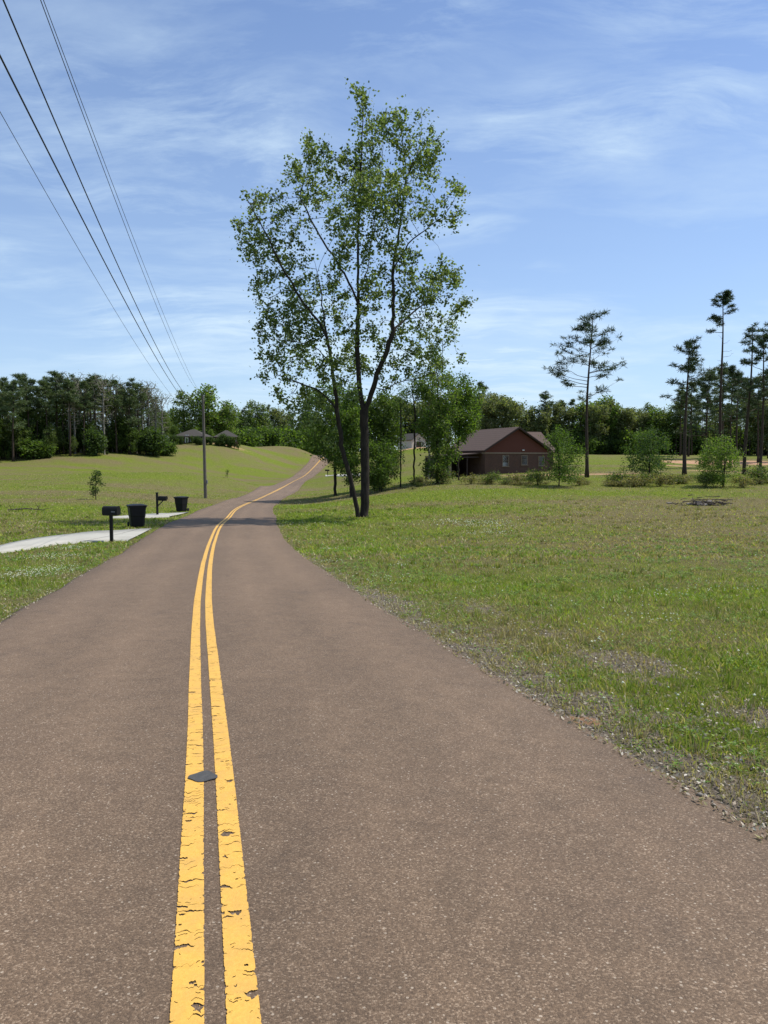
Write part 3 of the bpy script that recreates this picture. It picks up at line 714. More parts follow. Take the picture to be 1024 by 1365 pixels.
# ------------------------------------------------------------------ mid-distance trees
def T(data, px, Y, *a, **k): return realize(k.pop('name'), data, place(px, Y), *a, **k)
T(make_broadleaf('', 21, 11.5, 3.4, 4.4, 10, 520, 13000, .22, GREEN[:3] + BRIGHT[:1], trunk_r=.15), 447, 76, 'leafy green tree with low hanging foliage behind the big roadside tree, at its left', 'tree', name='broadleaf_tree')
T(make_broadleaf('', 22, 10.5, .6, 2.3, 8, 420, 9000, .22, GREEN + BRIGHT[:2], trunk_r=.12), 468, 72, 'green leafy tree directly behind the leaning stem of the big tree', 'tree', name='broadleaf_tree')
T(make_broadleaf('', 23, 10.0, 1.4, 2.7, 8, 380, 9500, .21, GREEN, trunk_r=.12, D=.4), 512, 78, 'green tree just right of the big roadside trunk', 'tree', name='broadleaf_tree')
T(make_broadleaf('', 24, 4.8, .1, 2.4, 7, 300, 9500, .17, GREEN + BRIGHT[:1], multi=4, trunk_r=.05, D=.3, shape='round'), 508, 72, 'dense green bush at the foot of the trees right of the big trunk', 'bush', name='bush', crown_name='foliage')
T(make_broadleaf('', 25, 10.0, 6.2, 1.1, 5, 130, 900, .18, GREEN, trunk_r=.08, D=.4), 534, 74, 'thin bare-stemmed young tree with sparse top, left of a second thin stem', 'tree', 'thin young trees', name='thin_tree')
T(make_broadleaf('', 26, 11.0, 6.8, 1.2, 5, 130, 1100, .18, GREEN, trunk_r=.09, D=.4), 552, 76, 'thin bare-stemmed young tree between its thin twin and the leafy clump', 'tree', 'thin young trees', name='thin_tree')
T(make_broadleaf('', 27, 13.2, .5, 3.3, 10, 600, 13500, .22, GREEN + BRIGHT[:2] + PALE[:1], trunk_r=.16, shape='column'), 583, 75, 'tall bright green tree with foliage down its trunk, left of the brick house', 'tree', name='broadleaf_tree')
T(make_broadleaf('', 28, 11.0, 4.2, 2.6, 9, 460, 8000, .22, GREEN + BRIGHT, trunk_r=.12, lean=.3), 611, 78, 'green tree whose crown overlaps the roof end of the brick house', 'tree', name='broadleaf_tree')
T(make_broadleaf('', 29, 13.2, 8, 2.0, 7, 260, 1700, .2, PALE, trunk_r=.11, bark='palebark'), 572, 88, 'pale thin-leaved tree rising behind the tall bright green one', 'tree', name='pale_tree')
# young trees and shrubs along the far side of the mown field
sh = [(747, 68, 5.4, 2.9, 31, GREEN[:3] + BRIGHT[:1], 'bushy green young tree in front of the right end of the brick house'),
      (864, 72, 5.4, 3.3, 32, GREEN[:3] + [(.05, .10, .045)], 'blue-green bushy young tree between the lone pine and the pine group'),
      (963, 67, 4.5, 2.5, 33, BRIGHT + PALE[:1], 'light yellow-green young tree in front of the tall pine group')]
for px, Y, h, r, sd, pal, lb in sh:
    T(make_broadleaf('', sd, h, .2, r, 10, 520, 7500, .14, pal, trunk_r=.05, D=.26, shape='cone' if sd != 33 else 'round', multi=2, rt=.008, jit=.2), px, Y, lb, 'young tree', name='young_tree')
for px, py, h, r, sd, pal, lb, nm in ((128, 666, 2.5, .75, 35, DARK + GREEN[:2], 'small lone sapling standing in the mown left field', 'sapling'),
                                (303, 637, 1.7, .35, 36, DARK + GREEN[:2], 'tiny thin sapling in the left field beyond the utility pole', 'sapling')):
    g = ground(px, py); s = h * g[1] / 60 if False else h
    realize(nm, make_broadleaf('', sd, s, .3, r, 6, 130, 900 if sd == 35 else 260, .12, pal, trunk_r=.035, D=.16, shape='cone' if sd == 36 else 'column', rt=.008, jit=.1), g, lb, 'sapling', rz=1.0)
# low brush beneath them, each clump a thing
bd = make_broadleaf('', 41, 1.0, .0, 1.3, 9, 160, 1100, .11, GREEN + [(.16, .14, .08), (.13, .13, .05)], trunk_r=.02, D=.2, multi=5, rt=.006, jit=.15, shape='round')
bd2 = make_broadleaf('', 42, .8, .0, 1.6, 9, 160, 1100, .11, [(.20, .17, .09), (.13, .15, .05), (.25, .21, .12)], trunk_r=.02, D=.2, multi=6, rt=.006, jit=.15)
brush = []
protoA = protoB = None
bl = [(500, 76, 1.3, 0, 'low dark brush under the trees right of the big trunk'), (590, 74, 1.5, 0, 'low dark brush at the foot of the tall bright green tree'), (628, 72, 1.0, 1, 'dry low brush in front of the dark carport'),
      (655, 71, 1.1, 0, 'green low brush in front of the gable wall, left of the windows'), (688, 70, 1.1, 1, 'dry low brush under the gable windows'), (716, 69, 1.3, 0, 'dark low brush at the left foot of the young tree by the house'),
      (772, 69, .9, 1, 'dry low brush at the foot of the lone pine'), (822, 69, 1.2, 0, 'dark brush clump between lone pine and blue-green young tree'), (845, 68, 1.2, 1, 'dry brush at the left foot of the blue-green young tree'),
      (880, 68, 1.3, 1, 'dry brush at the right foot of the blue-green young tree'), (858, 69, 1.1, 0, 'dark brush right under the blue-green young tree'), (940, 67, 1.1, 0, 'dark brush at the left foot of the yellow-green young tree'),
      (990, 67, 1.2, 1, 'dry brush beneath the pine group, right of the yellow-green tree'), (1010, 70, 1.6, 0, 'dark brush at the base of the rightmost pines'), (560, 73, 1.1, 1, 'dry low brush between the thin stems and the leafy clump')]
for i, (px, Y, s, k, lb) in enumerate(bl):
    p = place(px, Y)
    pr = protoB if k else protoA
    if pr is None:
        o = realize('brush', bd2 if k else bd, p, lb, 'brush', 'brush clumps along the far edge of the right field', s=s, crown_name='foliage')
        if k: protoB = o
        else: protoA = o
    else: copy_tree(pr, p, i * 1.7, s, lb)
rbr = np.random.default_rng(55)
for i in range(24):
    px = rbr.uniform(490, 1040); Y = rbr.uniform(67, 73); s = rbr.uniform(.5, 1.5); k = i % 3
    copy_tree(protoB if k else protoA, place(px, Y), rbr.uniform(0, 6.28), s, ('dry straw-coloured' if k else 'dark green') + ' brush clump in the ragged strip along the far edge of the right field', sz=s * rbr.uniform(.35, .8))

# ------------------------------------------------------------------ pines on the right
def pine_at(px, ytop, Y, seed, lb, **k):
    p = place(px, Y); top = at(px, ytop, Y); h = top[2] - p[2]
    return realize('pine_tree', make_pine('', seed, h, **k), p, lb, 'pine tree', 'tall pines right of the brick house', leafmat='needle')
pine_at(781, 422, 80, 101, 'lone tall pine with sparse drooping branches right of the brick house', crown0=.44, rad=4.7, nb=27, ntuft=6, dead=8, tuft=.6, droop=.06, trunk_r=.20, needles=34, nw=.034, taper=.6)
pine_at(912, 458, 82, 102, 'leftmost pine of the right-hand group, mid height with tufts down its side', crown0=.52, rad=3.6, nb=26, ntuft=5, tuft=.5, trunk_r=.22)
pine_at(958, 394, 96, 103, 'tallest pine of the right-hand group, with a small tufted top only', crown0=.76, rad=2.8, nb=20, ntuft=6, dead=8, tuft=.5, trunk_r=.24)
pine_at(993, 436, 82, 104, 'pine with thin ragged top just right of the tallest pine', crown0=.42, rad=3.6, nb=34, ntuft=4, tuft=.45, trunk_r=.20)
pine_at(1013, 442, 80, 105, 'straight pine at the right edge, bare below its tufted top', crown0=.5, rad=3.0, nb=24, ntuft=5, tuft=.5, trunk_r=.17)
pine_at(938, 500, 100, 106, 'shorter pine standing between the leftmost and the tallest of the group', crown0=.35, rad=3.8, nb=34, ntuft=5, tuft=.5, trunk_r=.16)
pine_at(972, 492, 104, 107, 'shorter slim pine just behind and right of the tallest pine', crown0=.4, rad=3.2, nb=30, ntuft=5, tuft=.5, trunk_r=.15)
pine_at(1036, 455, 92, 108, 'pine cut by the right edge of the view', crown0=.45, rad=3.6, nb=30, ntuft=5, tuft=.5, trunk_r=.18)

# ------------------------------------------------------------------ woods: prototypes, then individuals
protos = {}
def proto(key, data, lm='leaf', nm='tree', cat='tree'):
    protos[key] = (data, lm, nm, cat, [None])
def put(key, px, Y, height, rz, label, group, wide=None):
    data, lm, nm, cat, box = protos[key]; p = place(px, Y)
    h0 = PH[key]; s = height / h0
    if box[0] is None:
        box[0] = realize(nm, data, p, label, cat, group, rz=rz, leafmat=lm)
        box[0].scale = ((wide or 1) * s, (wide or 1) * s, s); return box[0]
    return copy_tree(box[0], p, rz, (wide or 1) * s, label, group, sz=s)
PH = {}
for k, (sd, h, c0, rd) in {'p1': (201, 17, .45, 3.2), 'p2': (202, 17, .55, 3.6), 'p3': (203, 16, .35, 3.4), 'p4': (204, 18, .62, 3.0)}.items():
    proto(k, make_pine('', sd, h, crown0=c0, rad=rd, nb=30, ntuft=5, tuft=.72, needles=24, nw=.055, trunk_r=.2, pal=[(.065, .10, .042), (.09, .13, .050), (.12, .145, .065)]), 'needle', 'pine_tree', 'pine tree'); PH[k] = h
for k, (sd, h, b, r, pal, shp) in {'b1': (211, 13, 2.5, 4.0, GREEN + PALE[:2], 'round'), 'b2': (212, 12, 1.5, 3.6, GREEN, 'column'), 'b3': (213, 11, 1, 3.6, BRIGHT + PALE[:2], 'round'), 'b4': (214, 12, 1.2, 3.4, PALE, 'vase')}.items():
    proto(k, make_broadleaf('', sd, h, b, r, 9, 380, 4300, .38, pal, D=.55, trunk_r=.2, shape=shp, jit=.35), 'leaf', 'broadleaf_tree'); PH[k] = h
rb = np.random.default_rng(5)
proto('bare', make_broadleaf('', 221, 15, 4, 2.8, 10, 1000, 350, .2, PALE, D=.45, trunk_r=.17, shape='vase', bark='palebark', rt=.036), 'leaf', 'bare_tree'); PH['bare'] = 15
proto('thicket', make_broadleaf('', 222, 4.5, .0, 2.6, 8, 260, 3400, .36, DARK + GREEN[:3], D=.4, trunk_r=.06, multi=4, jit=.35), 'leaf', 'understorey_bush', 'bush'); PH['thicket'] = 4.5
proto('thicket2', make_broadleaf('', 223, 4.0, .0, 2.6, 8, 260, 3400, .36, BRIGHT[:2] + GREEN, D=.4, trunk_r=.06, multi=4, jit=.35), 'leaf', 'understorey_bush', 'bush'); PH['thicket2'] = 4.0
LAB = {'p1': 'dark pine', 'p2': 'dark pine', 'p3': 'dark pine', 'p4': 'dark pine', 'b1': 'green leafy tree', 'b2': 'green leafy tree', 'b3': 'green leafy tree', 'b4': 'pale thin-leaved tree', 'bare': 'bare grey tree', 'thicket': 'low bush', 'thicket2': 'low bush'}
def hgt(px, ytop, Y): return at(px, ytop, Y)[2] - place(px, Y)[2]
def wood_row(x0, x1, step, Yf, topf, kinds, where, rng, jy=6, jt=8):
    px = x0
    while px < x1:
        Y = Yf(px) + rng.uniform(-jy, jy); k = kinds[rng.integers(0, len(kinds))]; yt = topf(px) + rng.uniform(-jt, jt)
        put(k, px, Y, hgt(px, yt, Y), rng.uniform(0, 6.28), LAB[k] + ' among many alike in the ' + where, LAB[k] + 's in the ' + where, wide=rng.uniform(.85, 1.25))
        px += step * rng.uniform(.65, 1.35)
LW = 'woodland along the top of the left field'
lY = lambda p: np.interp(p, [-80, 0, 120, 230], [148, 152, 164, 180])
lT = lambda p: np.interp(p, [-80, 0, 40, 55, 70, 100, 150, 200, 230], [498, 506, 503, 518, 500, 505, 508, 516, 530])
wood_row(-70, 205, 10, lY, lT, ['p1', 'p2', 'p3', 'p4', 'p1'], LW, rb, 4, 6)
wood_row(-70, 215, 13, lambda p: lY(p) + 14, lambda p: lT(p) + 6, ['p2', 'p3', 'p1', 'p3'], LW, rb, 5, 8)
wood_row(-70, 225, 11, lambda p: lY(p) + 1, lambda p: lT(p) + 44, ['b1', 'b2', 'b2', 'p3'], LW, rb, 3, 12)
wood_row(95, 222, 9, lambda p: lY(p) + 2, lambda p: lT(p) - 6, ['bare'], LW, rb, 6, 5)
wood_row(-70, 225, 11, lambda p: lY(p) - 1, lambda p: np.interp(p, [0, 230], [588, 576]), ['thicket', 'b1', 'b2', 'b3', 'thicket2'], LW, rb, 5, 22)
wood_row(-70, 225, 13, lambda p: lY(p) + 8, lambda p: np.interp(p, [0, 230], [582, 566]), ['thicket'], LW, rb, 3, 6)
wood_row(-70, 225, 18, lambda p: lY(p) + 24, lambda p: lT(p) + 25, ['b2', 'b1', 'p3'], LW, rb, 4, 8)
for px, yt, lb in ((46, 585, 'bright yellow-green bush in front of the dark woodland near the left edge'), (62, 592, 'lower bright bush right of the first one before the left woodland'), (222, 588, 'bright bush at the right end of the left woodland')):
    put('thicket2', px, float(lY(px)) - 3, hgt(px, yt, float(lY(px)) - 3), px, lb, None, 1.4)
# behind the far left houses
CW = 'trees behind the far houses'
put('b3', 279, 224, hgt(279, 514, 224), 1.0, 'tall round bright green tree behind the utility pole', None, 1.3)
put('b1', 247, 222, hgt(247, 519, 222), 2.0, 'round green tree left of the tall bright one behind the pole', None, 1.15)
put('b1', 219, 214, hgt(219, 545, 214), 2.5, 'dark green tree above the small white shed', None, 1.2)
put('b3', 304, 226, hgt(304, 534, 226), 4.0, 'lower green tree right of the tall bright one behind the pole', None, 1.2)
cT = lambda p: np.interp(p, [200, 300, 320, 345, 400, 440, 500, 560, 640], [548, 548, 540, 533, 545, 545, 530, 545, 530])
wood_row(205, 420, 12, lambda p: np.interp(p, [200, 420], [236, 345]), cT, ['b1', 'b2', 'p3', 'b2', 'b4'], CW, rb, 6, 6)
wood_row(205, 420, 12, lambda p: np.interp(p, [200, 420], [243, 355]), lambda p: cT(p) + 16, ['b2', 'b1', 'p3'], CW, rb, 5, 6)
wood_row(320, 430, 12, lambda p: np.interp(p, [300, 430], [262, 335]), lambda p: 574 + 0 * p, ['thicket', 'thicket2'], CW, rb, 3, 4)
wood_row(192, 325, 7, lambda p: 199 + 0 * p, lambda p: 583 + 0 * p, ['thicket', 'b2', 'thicket'], CW, rb, 1.0, 4)
put('b3', 283, 212, hgt(283, 572, 212), 1.0, 'small yellow-green tree between the two far houses', None, 1.2)
put('b2', 232, 210, hgt(232, 565, 210), 1.0, 'dark tree at the left end of the far houses', None, 1.3)
# right hand woodland
RW = 'woodland behind the right field'
rT = lambda p: np.interp(p, [430, 500, 560, 620, 650, 690, 712, 725, 760, 790, 830, 870, 900, 1040], [548, 520, 535, 520, 518, 530, 550, 530, 540, 528, 545, 540, 538, 520])
rY = lambda p: np.interp(p, [430, 600, 700, 860, 1040], [250, 215, 192, 192, 175])
wood_row(425, 640, 13, lambda p: rY(p) + 12, rT, ['b1', 'b2', 'p1', 'b4'], RW, rb, 5, 8)
wood_row(640, 700, 11, lambda p: rY(p), rT, ['b1', 'b4', 'b2'], RW, rb, 3, 5)
wood_row(705, 830, 9, rY, rT, ['p1', 'p2', 'b4', 'p4', 'b3'], RW, rb, 4, 8)
wood_row(830, 905, 10, rY, rT, ['b4', 'b1', 'b4', 'b3'], RW, rb, 4, 7)
wood_row(900, 1070, 8, lambda p: rY(p) - 4, rT, ['p1', 'p2', 'b4', 'p4'], RW, rb, 6, 10)
wood_row(905, 1070, 17, lambda p: rY(p) - 40, lambda p: 505 - (p - 905) * .12, ['p4', 'p2'], RW, rb, 10, 14)
wood_row(690, 1070, 15, lambda p: rY(p) + 12, lambda p: np.interp(p, [690, 1040], [556, 552]), ['b2', 'b1', 'p3', 'b4'], RW, rb, 4, 6)
wood_row(640, 1070, 13, lambda p: rY(p) - 2, lambda p: 578 + 0 * p, ['thicket', 'b2', 'thicket2', 'thicket'], RW, rb, 3, 7)
wood_row(640, 1070, 13, lambda p: rY(p) + 6, lambda p: 568 + 0 * p, ['thicket', 'b2', 'b1'], RW, rb, 3, 6)

# ------------------------------------------------------------------ brick house
def window(parent, x, z, w, h, y, blind=True, frame_mat='trim', ax='y'):
    f = MB(); t = .06
    for (cx, cz, sx, sz) in ((x - w / 2, z, t, h + t), (x + w / 2, z, t, h + t), (x, z + h / 2, w - t, t), (x, z - h / 2, w - t, t), (x, z, w - t, .035)):
        f.box((cx, y - .02, cz), (sx, .08, sz))
    fo = f.build('window', M[frame_mat], parent)
    g = MB(); g.box((x, y + .005, z), (w - t, .01, h - t)); g.build('pane', M['blind' if blind else 'glass'], fo)
    s = MB(); s.box((x, y - .05, z - h / 2 - t / 2 - .03), (w + .2, .12, .05)); s.build('sill', M[frame_mat], fo)
    return fo
hb = place(689, 94)
house = empty('brick_house', hb, radians(20)); tag(house, 'brown brick house with a dark red gable and blinds in its windows', 'house')
W2, EV, AP, LN = 4.45, 2.75, 5.55, 11.0
w = MB()
w.prism([(-W2, -1.2), (W2, -1.2), (W2, 2.42), (-W2, 2.42)], 0, LN); w.build('wall', M['brick'], house)
w = MB(); w.prism([(-W2 - .02, 2.56), (W2 + .02, 2.56), (W2 + .02, EV - .05), (0, AP - .12), (-W2 - .02, EV - .05)], -.03, LN); w.build('gable', M['siding'], house)
w = MB(); w.box((0, LN / 2, 2.49), (2 * W2 + .14, LN + .14, .14)); w.build('frieze_band', M['trim'], house)
w = MB()
k = (AP - EV) / (W2 + .35)
for s in (-1, 1):
    e = (s * (W2 + .35), EV - .08); a_ = (0, AP + .02)
    w.prism([e, a_, (0, AP + .17), (s * (W2 + .38), EV + .06)], -.45, LN + .4)
roof = w.build('roof', M['shingle'], house)
w = MB()
for s in (-1, 1): w.prism([(s * (W2 + .37), EV - .16), (0, AP - .06), (0, AP + .10), (s * (W2 + .39), EV + .00)], -.50, -.455)
w.build('fascia', M['darktrim'], roof)
for x, z in ((-1.62, 1.55), (1.02, 1.62), (3.45, 1.5)): window(house, x, z, .82, 1.15 if x != -1.62 else 1.35, 0, True)
w = MB(); w.box((2.7 - 1.9, -.10, 2.85), (.25, .16, .12)); w.build('floodlight', M['white'], house)
# cross wing to the right, ridge parallel to x
w = MB(); w.prism([(3.5, -1.2), (3.5, 2.6), (7.25, 5.1), (11, 2.6), (11, -1.2)], W2 + .02, 7.4, axis='x'); w.build('side_wing', M['brick'], house)
w = MB()
for s in (-1, 1): w.prism([(7.25 + s * 4.15, 2.52), (7.25, 5.28), (7.25, 5.42), (7.25 + s * 4.2, 2.66)], 2.0, 7.8, axis='x')
w.build('wing_roof', M['shingle'], house)
# carport at the left
cpt = MB()
cpt.prism([(-W2 - .02, 2.42), (-W2 - .02, 2.54), (-9.0, 2.16), (-9.0, 2.04)], .8, 8.0); cpt.build('carport_roof', M['shingle'], house)
cpt = MB(); cpt.box((-8.7, .95, .4), (.30, .24, 3.28)); cpt.build('post', M['trim'], house)
cpt = MB(); cpt.box((-6.4, .95, .4), (.14, .14, 3.5)); cpt.build('post', M['darktrim'], house)
cpt = MB(); cpt.box((-6.75, 7.8, .4), (4.5, .15, 3.2)); cpt.box((-8.8, 5.4, .4), (.15, 4.7, 3.2)); cpt.build('carport_wall', M['darktrim'], house)
cpt = MB(); cpt.box((-6.9, .88, 1.98), (4.0, .12, .16)); cpt.build('beam', M['darktrim'], house)

# far houses at the top of the left field
def hip_house(px, Y, L, D, ev, ap, rz, lab, roofm, wallm):
    p = place(px, Y); o = empty('house', p, rz); tag(o, lab, 'house')
    w = MB(); w.box((0, 0, ev / 2 - .5), (L, D, ev + 1.0)); w.build('wall', M[wallm], o)
    a = L / 2 + .5; b = D / 2 + .5; r = max(.3, L / 2 - D / 2)
    m = MB(); m.add([(-a, -b, ev - .05), (a, -b, ev - .05), (a, b, ev - .05), (-a, b, ev - .05), (-r, 0, ap), (r, 0, ap), (-a, -b, ev - .22), (a, -b, ev - .22), (a, b, ev - .22), (-a, b, ev - .22)],
                    [(0, 1, 5, 4), (1, 2, 5), (2, 3, 4, 5), (3, 0, 4), (6, 7, 1, 0), (7, 8, 2, 1), (8, 9, 3, 2), (9, 6, 0, 3), (9, 8, 7, 6)]); m.build('roof', M[roofm], o)
    for x in (-L * .28, L * .1, L * .33): window(o, x, ev * .55, 1.0, 1.1, -D / 2, False, 'white')
    d = MB(); d.box((-L * .08, -D / 2 - .02, 1.0), (.95, .08, 2.05)); d.build('door', M['white'], o)
    return o
hip_house(259, 206, 8.0, 7, 1.7, 3.6, radians(-4), 'low grey-roofed house behind the utility pole, left of its twin', 'shingle2', 'darktrim')
hip_house(303, 207, 6, 5.5, 1.7, 3.5, radians(12), 'smaller grey-roofed house at the right end of the far left houses', 'shingle2', 'brick')
def shed(px, Y, L, D, ev, ap, rz, name, lab, wallm, roofm):
    p = place(px, Y); o = empty(name, p, rz); tag(o, lab, 'shed' if name == 'shed' else 'house')
    w = MB(); w.prism([(-L / 2, -.8), (-L / 2, ev), (0, ap), (L / 2, ev), (L / 2, -.8)], -D / 2, D / 2); w.build('wall', M[wallm], o)
    w = MB()
    for s in (-1, 1): w.prism([(s * (L / 2 + .3), ev - .2), (0, ap), (0, ap + .14), (s * (L / 2 + .3), ev - .05)], -D / 2 - .3, D / 2 + .3)
    w.build('roof', M[roofm], o)
    w = MB(); w.box((0, -D / 2 - .03, 1.05), (1.6, .08, 2.1)); w.build('door', M['darktrim'], o)
    window(o, L * .32, 1.5, .8, .9, -D / 2, False, 'white'); return o
shed(211, 196, 4.6, 5, 2.2, 3.4, radians(25), 'shed', 'small white shed half hidden by the woods left of the far houses', 'white', 'white')
shed(549, 205, 4.6, 6, 2.6, 4.2, radians(35), 'house', 'small pale house seen between the thin tree stems', 'cream', 'shingle2')

# ------------------------------------------------------------------ wheelie bins and mailboxes
def bin_(p, rz, lab):
    o = empty('trash_bin', p, rz); tag(o, lab, 'trash bin', 'black wheeled bins beside the road')
    b = MB(); V = []; F = []
    prof = [(0.0, .215, .245), (.04, .235, .265), (.45, .262, .300), (.50, .275, .315), (.88, .292, .345), (.885, .315, .368), (.94, .318, .370)]
    def ring(z, x, y, c=.06):
        return [(-x + c, -y, z), (x - c, -y, z), (x, -y + c, z), (x, y - c, z), (x - c, y, z), (-x + c, y, z), (-x, y - c, z), (-x, -y + c, z)]
    for z, x, y in prof: V += ring(z, x, y)
    for r in range(len(prof) - 1):
        for i in range(8): j = (i + 1) % 8; F.append((r * 8 + i, r * 8 + j, r * 8 + 8 + j, r * 8 + 8 + i))
    F.append(tuple(range(7, -1, -1))); F.append(tuple(range(len(V) - 8, len(V)))); b.add(V, F); b.build('body', M['black'], o)
    l = MB(); V = []; F = []
    for z, x, y, c in ((.943, .335, .39, .05), (.975, .34, .395, .05), (1.0, .30, .35, .08), (1.03, .18, .22, .08)): V += ring(z, x, y, c)
    for r in range(3):
        for i in range(8): j = (i + 1) % 8; F.append((r * 8 + i, r * 8 + j, r * 8 + 8 + j, r * 8 + 8 + i))
    F.append(tuple(range(7, -1, -1))); F.append(tuple(range(24, 32))); l.add(V, F); l.build('lid', M['black'], o)
    h = MB(); h.tube([(-.22, .36, .90), (-.22, .46, .92), (.22, .46, .92), (.22, .36, .90)], .016, 8); h.build('handle', M['black'], o)
    for s in (-1, 1):
        w = MB(); w.tube([(s * .25, .30, .10), (s * .255, .30, .10), (s * .30, .30, .10), (s * .305, .30, .10)], [.08, .11, .11, .08], 18); w.build('wheel', M['rubber'], o)
    e = MB(); e.box((0, -.304, .72), (.17, .006, .11), .002, rx=-.06); e.build('badge', M['grey'], o)
    return o
g1 = ground(183, 703.5); bin_(g1 + [0, 0, .05], radians(28), 'large black wheeled trash bin beside the near concrete driveway').scale = (1.18, 1.05, .97)
g2 = ground(242, 682.5); b2 = bin_(g2 + [0, 0, .05], radians(-24), 'black wheeled trash bin at the far driveway, nearest the shadowed road'); b2.scale = (1.1, 1.02, .97)
g3 = ground(437, 634, 60); 
# near mailbox: dark box with rounded top on a single post
p = ground(149, 722.5); mbx = empty('mailbox', p, radians(-8)); tag(mbx, 'black rounded mailbox on a single post at the near driveway', 'mailbox', 'roadside mailboxes')
m = MB(); m.box((0, 0, .46), (.10, .10, 1.0), .008); m.build('post', M['bmetal'], mbx)
m = MB(); pr_ = [(-.125, 0), (.125, 0)] + [(.125 * math.cos(a), .15 + .115 * math.sin(a)) for a in np.linspace(0, pi, 10)]
m.prism([(a * 1.05, b * 1.15 + .97) for a, b in pr_], -.27, .27, axis='x'); body = m.build('box', M['bmetal'], mbx)
m = MB(); m.prism([(a * 1.12, (b - .1) * 1.2 + 1.085) for a, b in pr_], .272, .295, axis='x'); m.build('door', M['bmetal'], body)
m = MB(); m.box((.15, -.14, 1.08), (.14, .012, .035)); m.build('flag', M['grey'], body)
m = MB(); m.box((0, 0, .955), (.50, .2, .025)); m.build('support_board', M['bmetal'], mbx)
# second mailbox: post with arm
p = ground(210, 687); mb2 = empty('mailbox', p, radians(-18)); tag(mb2, 'black mailbox on an arm of a tall post with a brace, between the bins', 'mailbox', 'roadside mailboxes')
m = MB(); m.box((0, 0, .62), (.11, .11, 1.45), .01); m.box((0, 0, 1.37), (.15, .15, .05), .01); m.build('post', M['bmetal'], mb2)
m = MB(); m.box((.30, 0, .93), (.72, .08, .08), .008); m.build('arm', M['bmetal'], mb2)
m = MB(); m.tube([(.05, 0, .58), (.42, 0, .90)], .035, 6); m.build('brace', M['bmetal'], mb2)
m = MB(); m.prism([(a * .8, b * .75 + .975) for a, b in pr_], .14, .66, axis='x'); bo = m.build('box', M['bmetal'], mb2)
m = MB(); m.prism([(a * .86, (b - .1) * .80 + 1.05) for a, b in pr_], .662, .68, axis='x'); m.build('door', M['bmetal'], bo)
# far mailbox in brickwork right of the road
g3 = ground(437, 634.5, 60); g3[0] = max(g3[0], float(cx_of(g3[1])) + 3.2); g3[2] = float(H(g3[0], g3[1]))
mb3 = empty('mailbox', g3, radians(-5)); tag(mb3, 'far dark mailbox on a post right of the road, left of the big tree', 'mailbox', 'roadside mailboxes')
m = MB(); m.box((0, 0, .45), (.14, .14, 1.1), .01); m.build('post', M['bmetal'], mb3)
m = MB(); m.prism([(a * 1.2, b * 1.25 + 1.0) for a, b in pr_], -.55, .35, axis='x'); m.build('box', M['bmetal'], mb3)
slab('driveway', ([(434, 635.5), (452, 635.5), (480, 634.5)], [(434, 633), (452, 632.8), (480, 632)]), M['concrete'], lift=.06)

# ------------------------------------------------------------------ utility pole and wires
pb = place(274, 74.5); top = at(270.5, 527, 74.5)
pole = empty('utility_pole', pb); tag(pole, 'tall grey wooden utility pole left of the road', 'utility pole')
d = top - pb
m = MB(); m.tube([(0, 0, -.8), tuple(d * .5), tuple(d)], [.17, .145, .115], 12); m.build('shaft', M['pole'], pole)
PT = {'A': (-.10, 0, -.9), 'B': (-.12, 0, -1.5), 'C': (.05, 0, .05), 'D': (.12, 0, -.6), 'E': (-.10, 0, -2.2)}
for k, q in PT.items():
    m = MB(); qq = d + np.array(q); s = -1 if q[0] < 0 else 1
    m.tube([(qq[0] - .05 * s, 0, qq[2]), (qq[0] + .10 * s, 0, qq[2]), (qq[0] + .11 * s, 0, qq[2] + .10)], [.02, .03, .035], 7); m.build('insulator', M['porcelain'], pole)
m = MB(); m.box((d[0] * .1 + .18, 0, d[2] * .16), (.12, .16, .34), .01); m.build('meter_box', M['grey'], pole)
pole0 = empty('utility_pole', (.2, -14, float(H(.2, -14)))); tag(pole0, 'tall wooden utility pole standing behind the viewpoint', 'utility pole')
m = MB(); m.tube([(0, 0, -.8), (0, 0, 7), (0, 0, 14.3)], [.18, .15, .12], 12); m.build('shaft', M['pole'], pole0)
wires = {'A': ((-.426, 12.2), 3.18, .013, 'thick power line, second from the left at the top of the sky'), 'B': ((.59, 7.896), 2.125, .011, 'thick power line entering at the left edge below the top corner'),
         'C': ((.876, 8.833), 2.287, .0055, 'thin power line, left one of the close upper pair'), 'D': ((-.283, 11.756), 1.704, .0065, 'thin power line, right one of the close upper pair'),
         'E': ((-.889, 10.467), 2.566, .0055, 'thin faint cable lowest at the left edge of the sky')}
for k, ((X0, z0), sg, r, lb) in wires.items():
    a = pb + d + np.array(PT[k]) + [(-.1 if PT[k][0] < 0 else .1), -.02, .1]; b = np.array([X0, -14, z0]); t = np.linspace(0, 1, 90)[:, None] ** 1.0
    c_ = a * (1 - t) + b * t; c_[:, 2] -= 4 * sg * (t * (1 - t))[:, 0]
    m = MB(); m.tube(c_, r, 5); tag(m.build('power_line', M['wire'], smooth=True), lb, 'power line', 'overhead power lines')

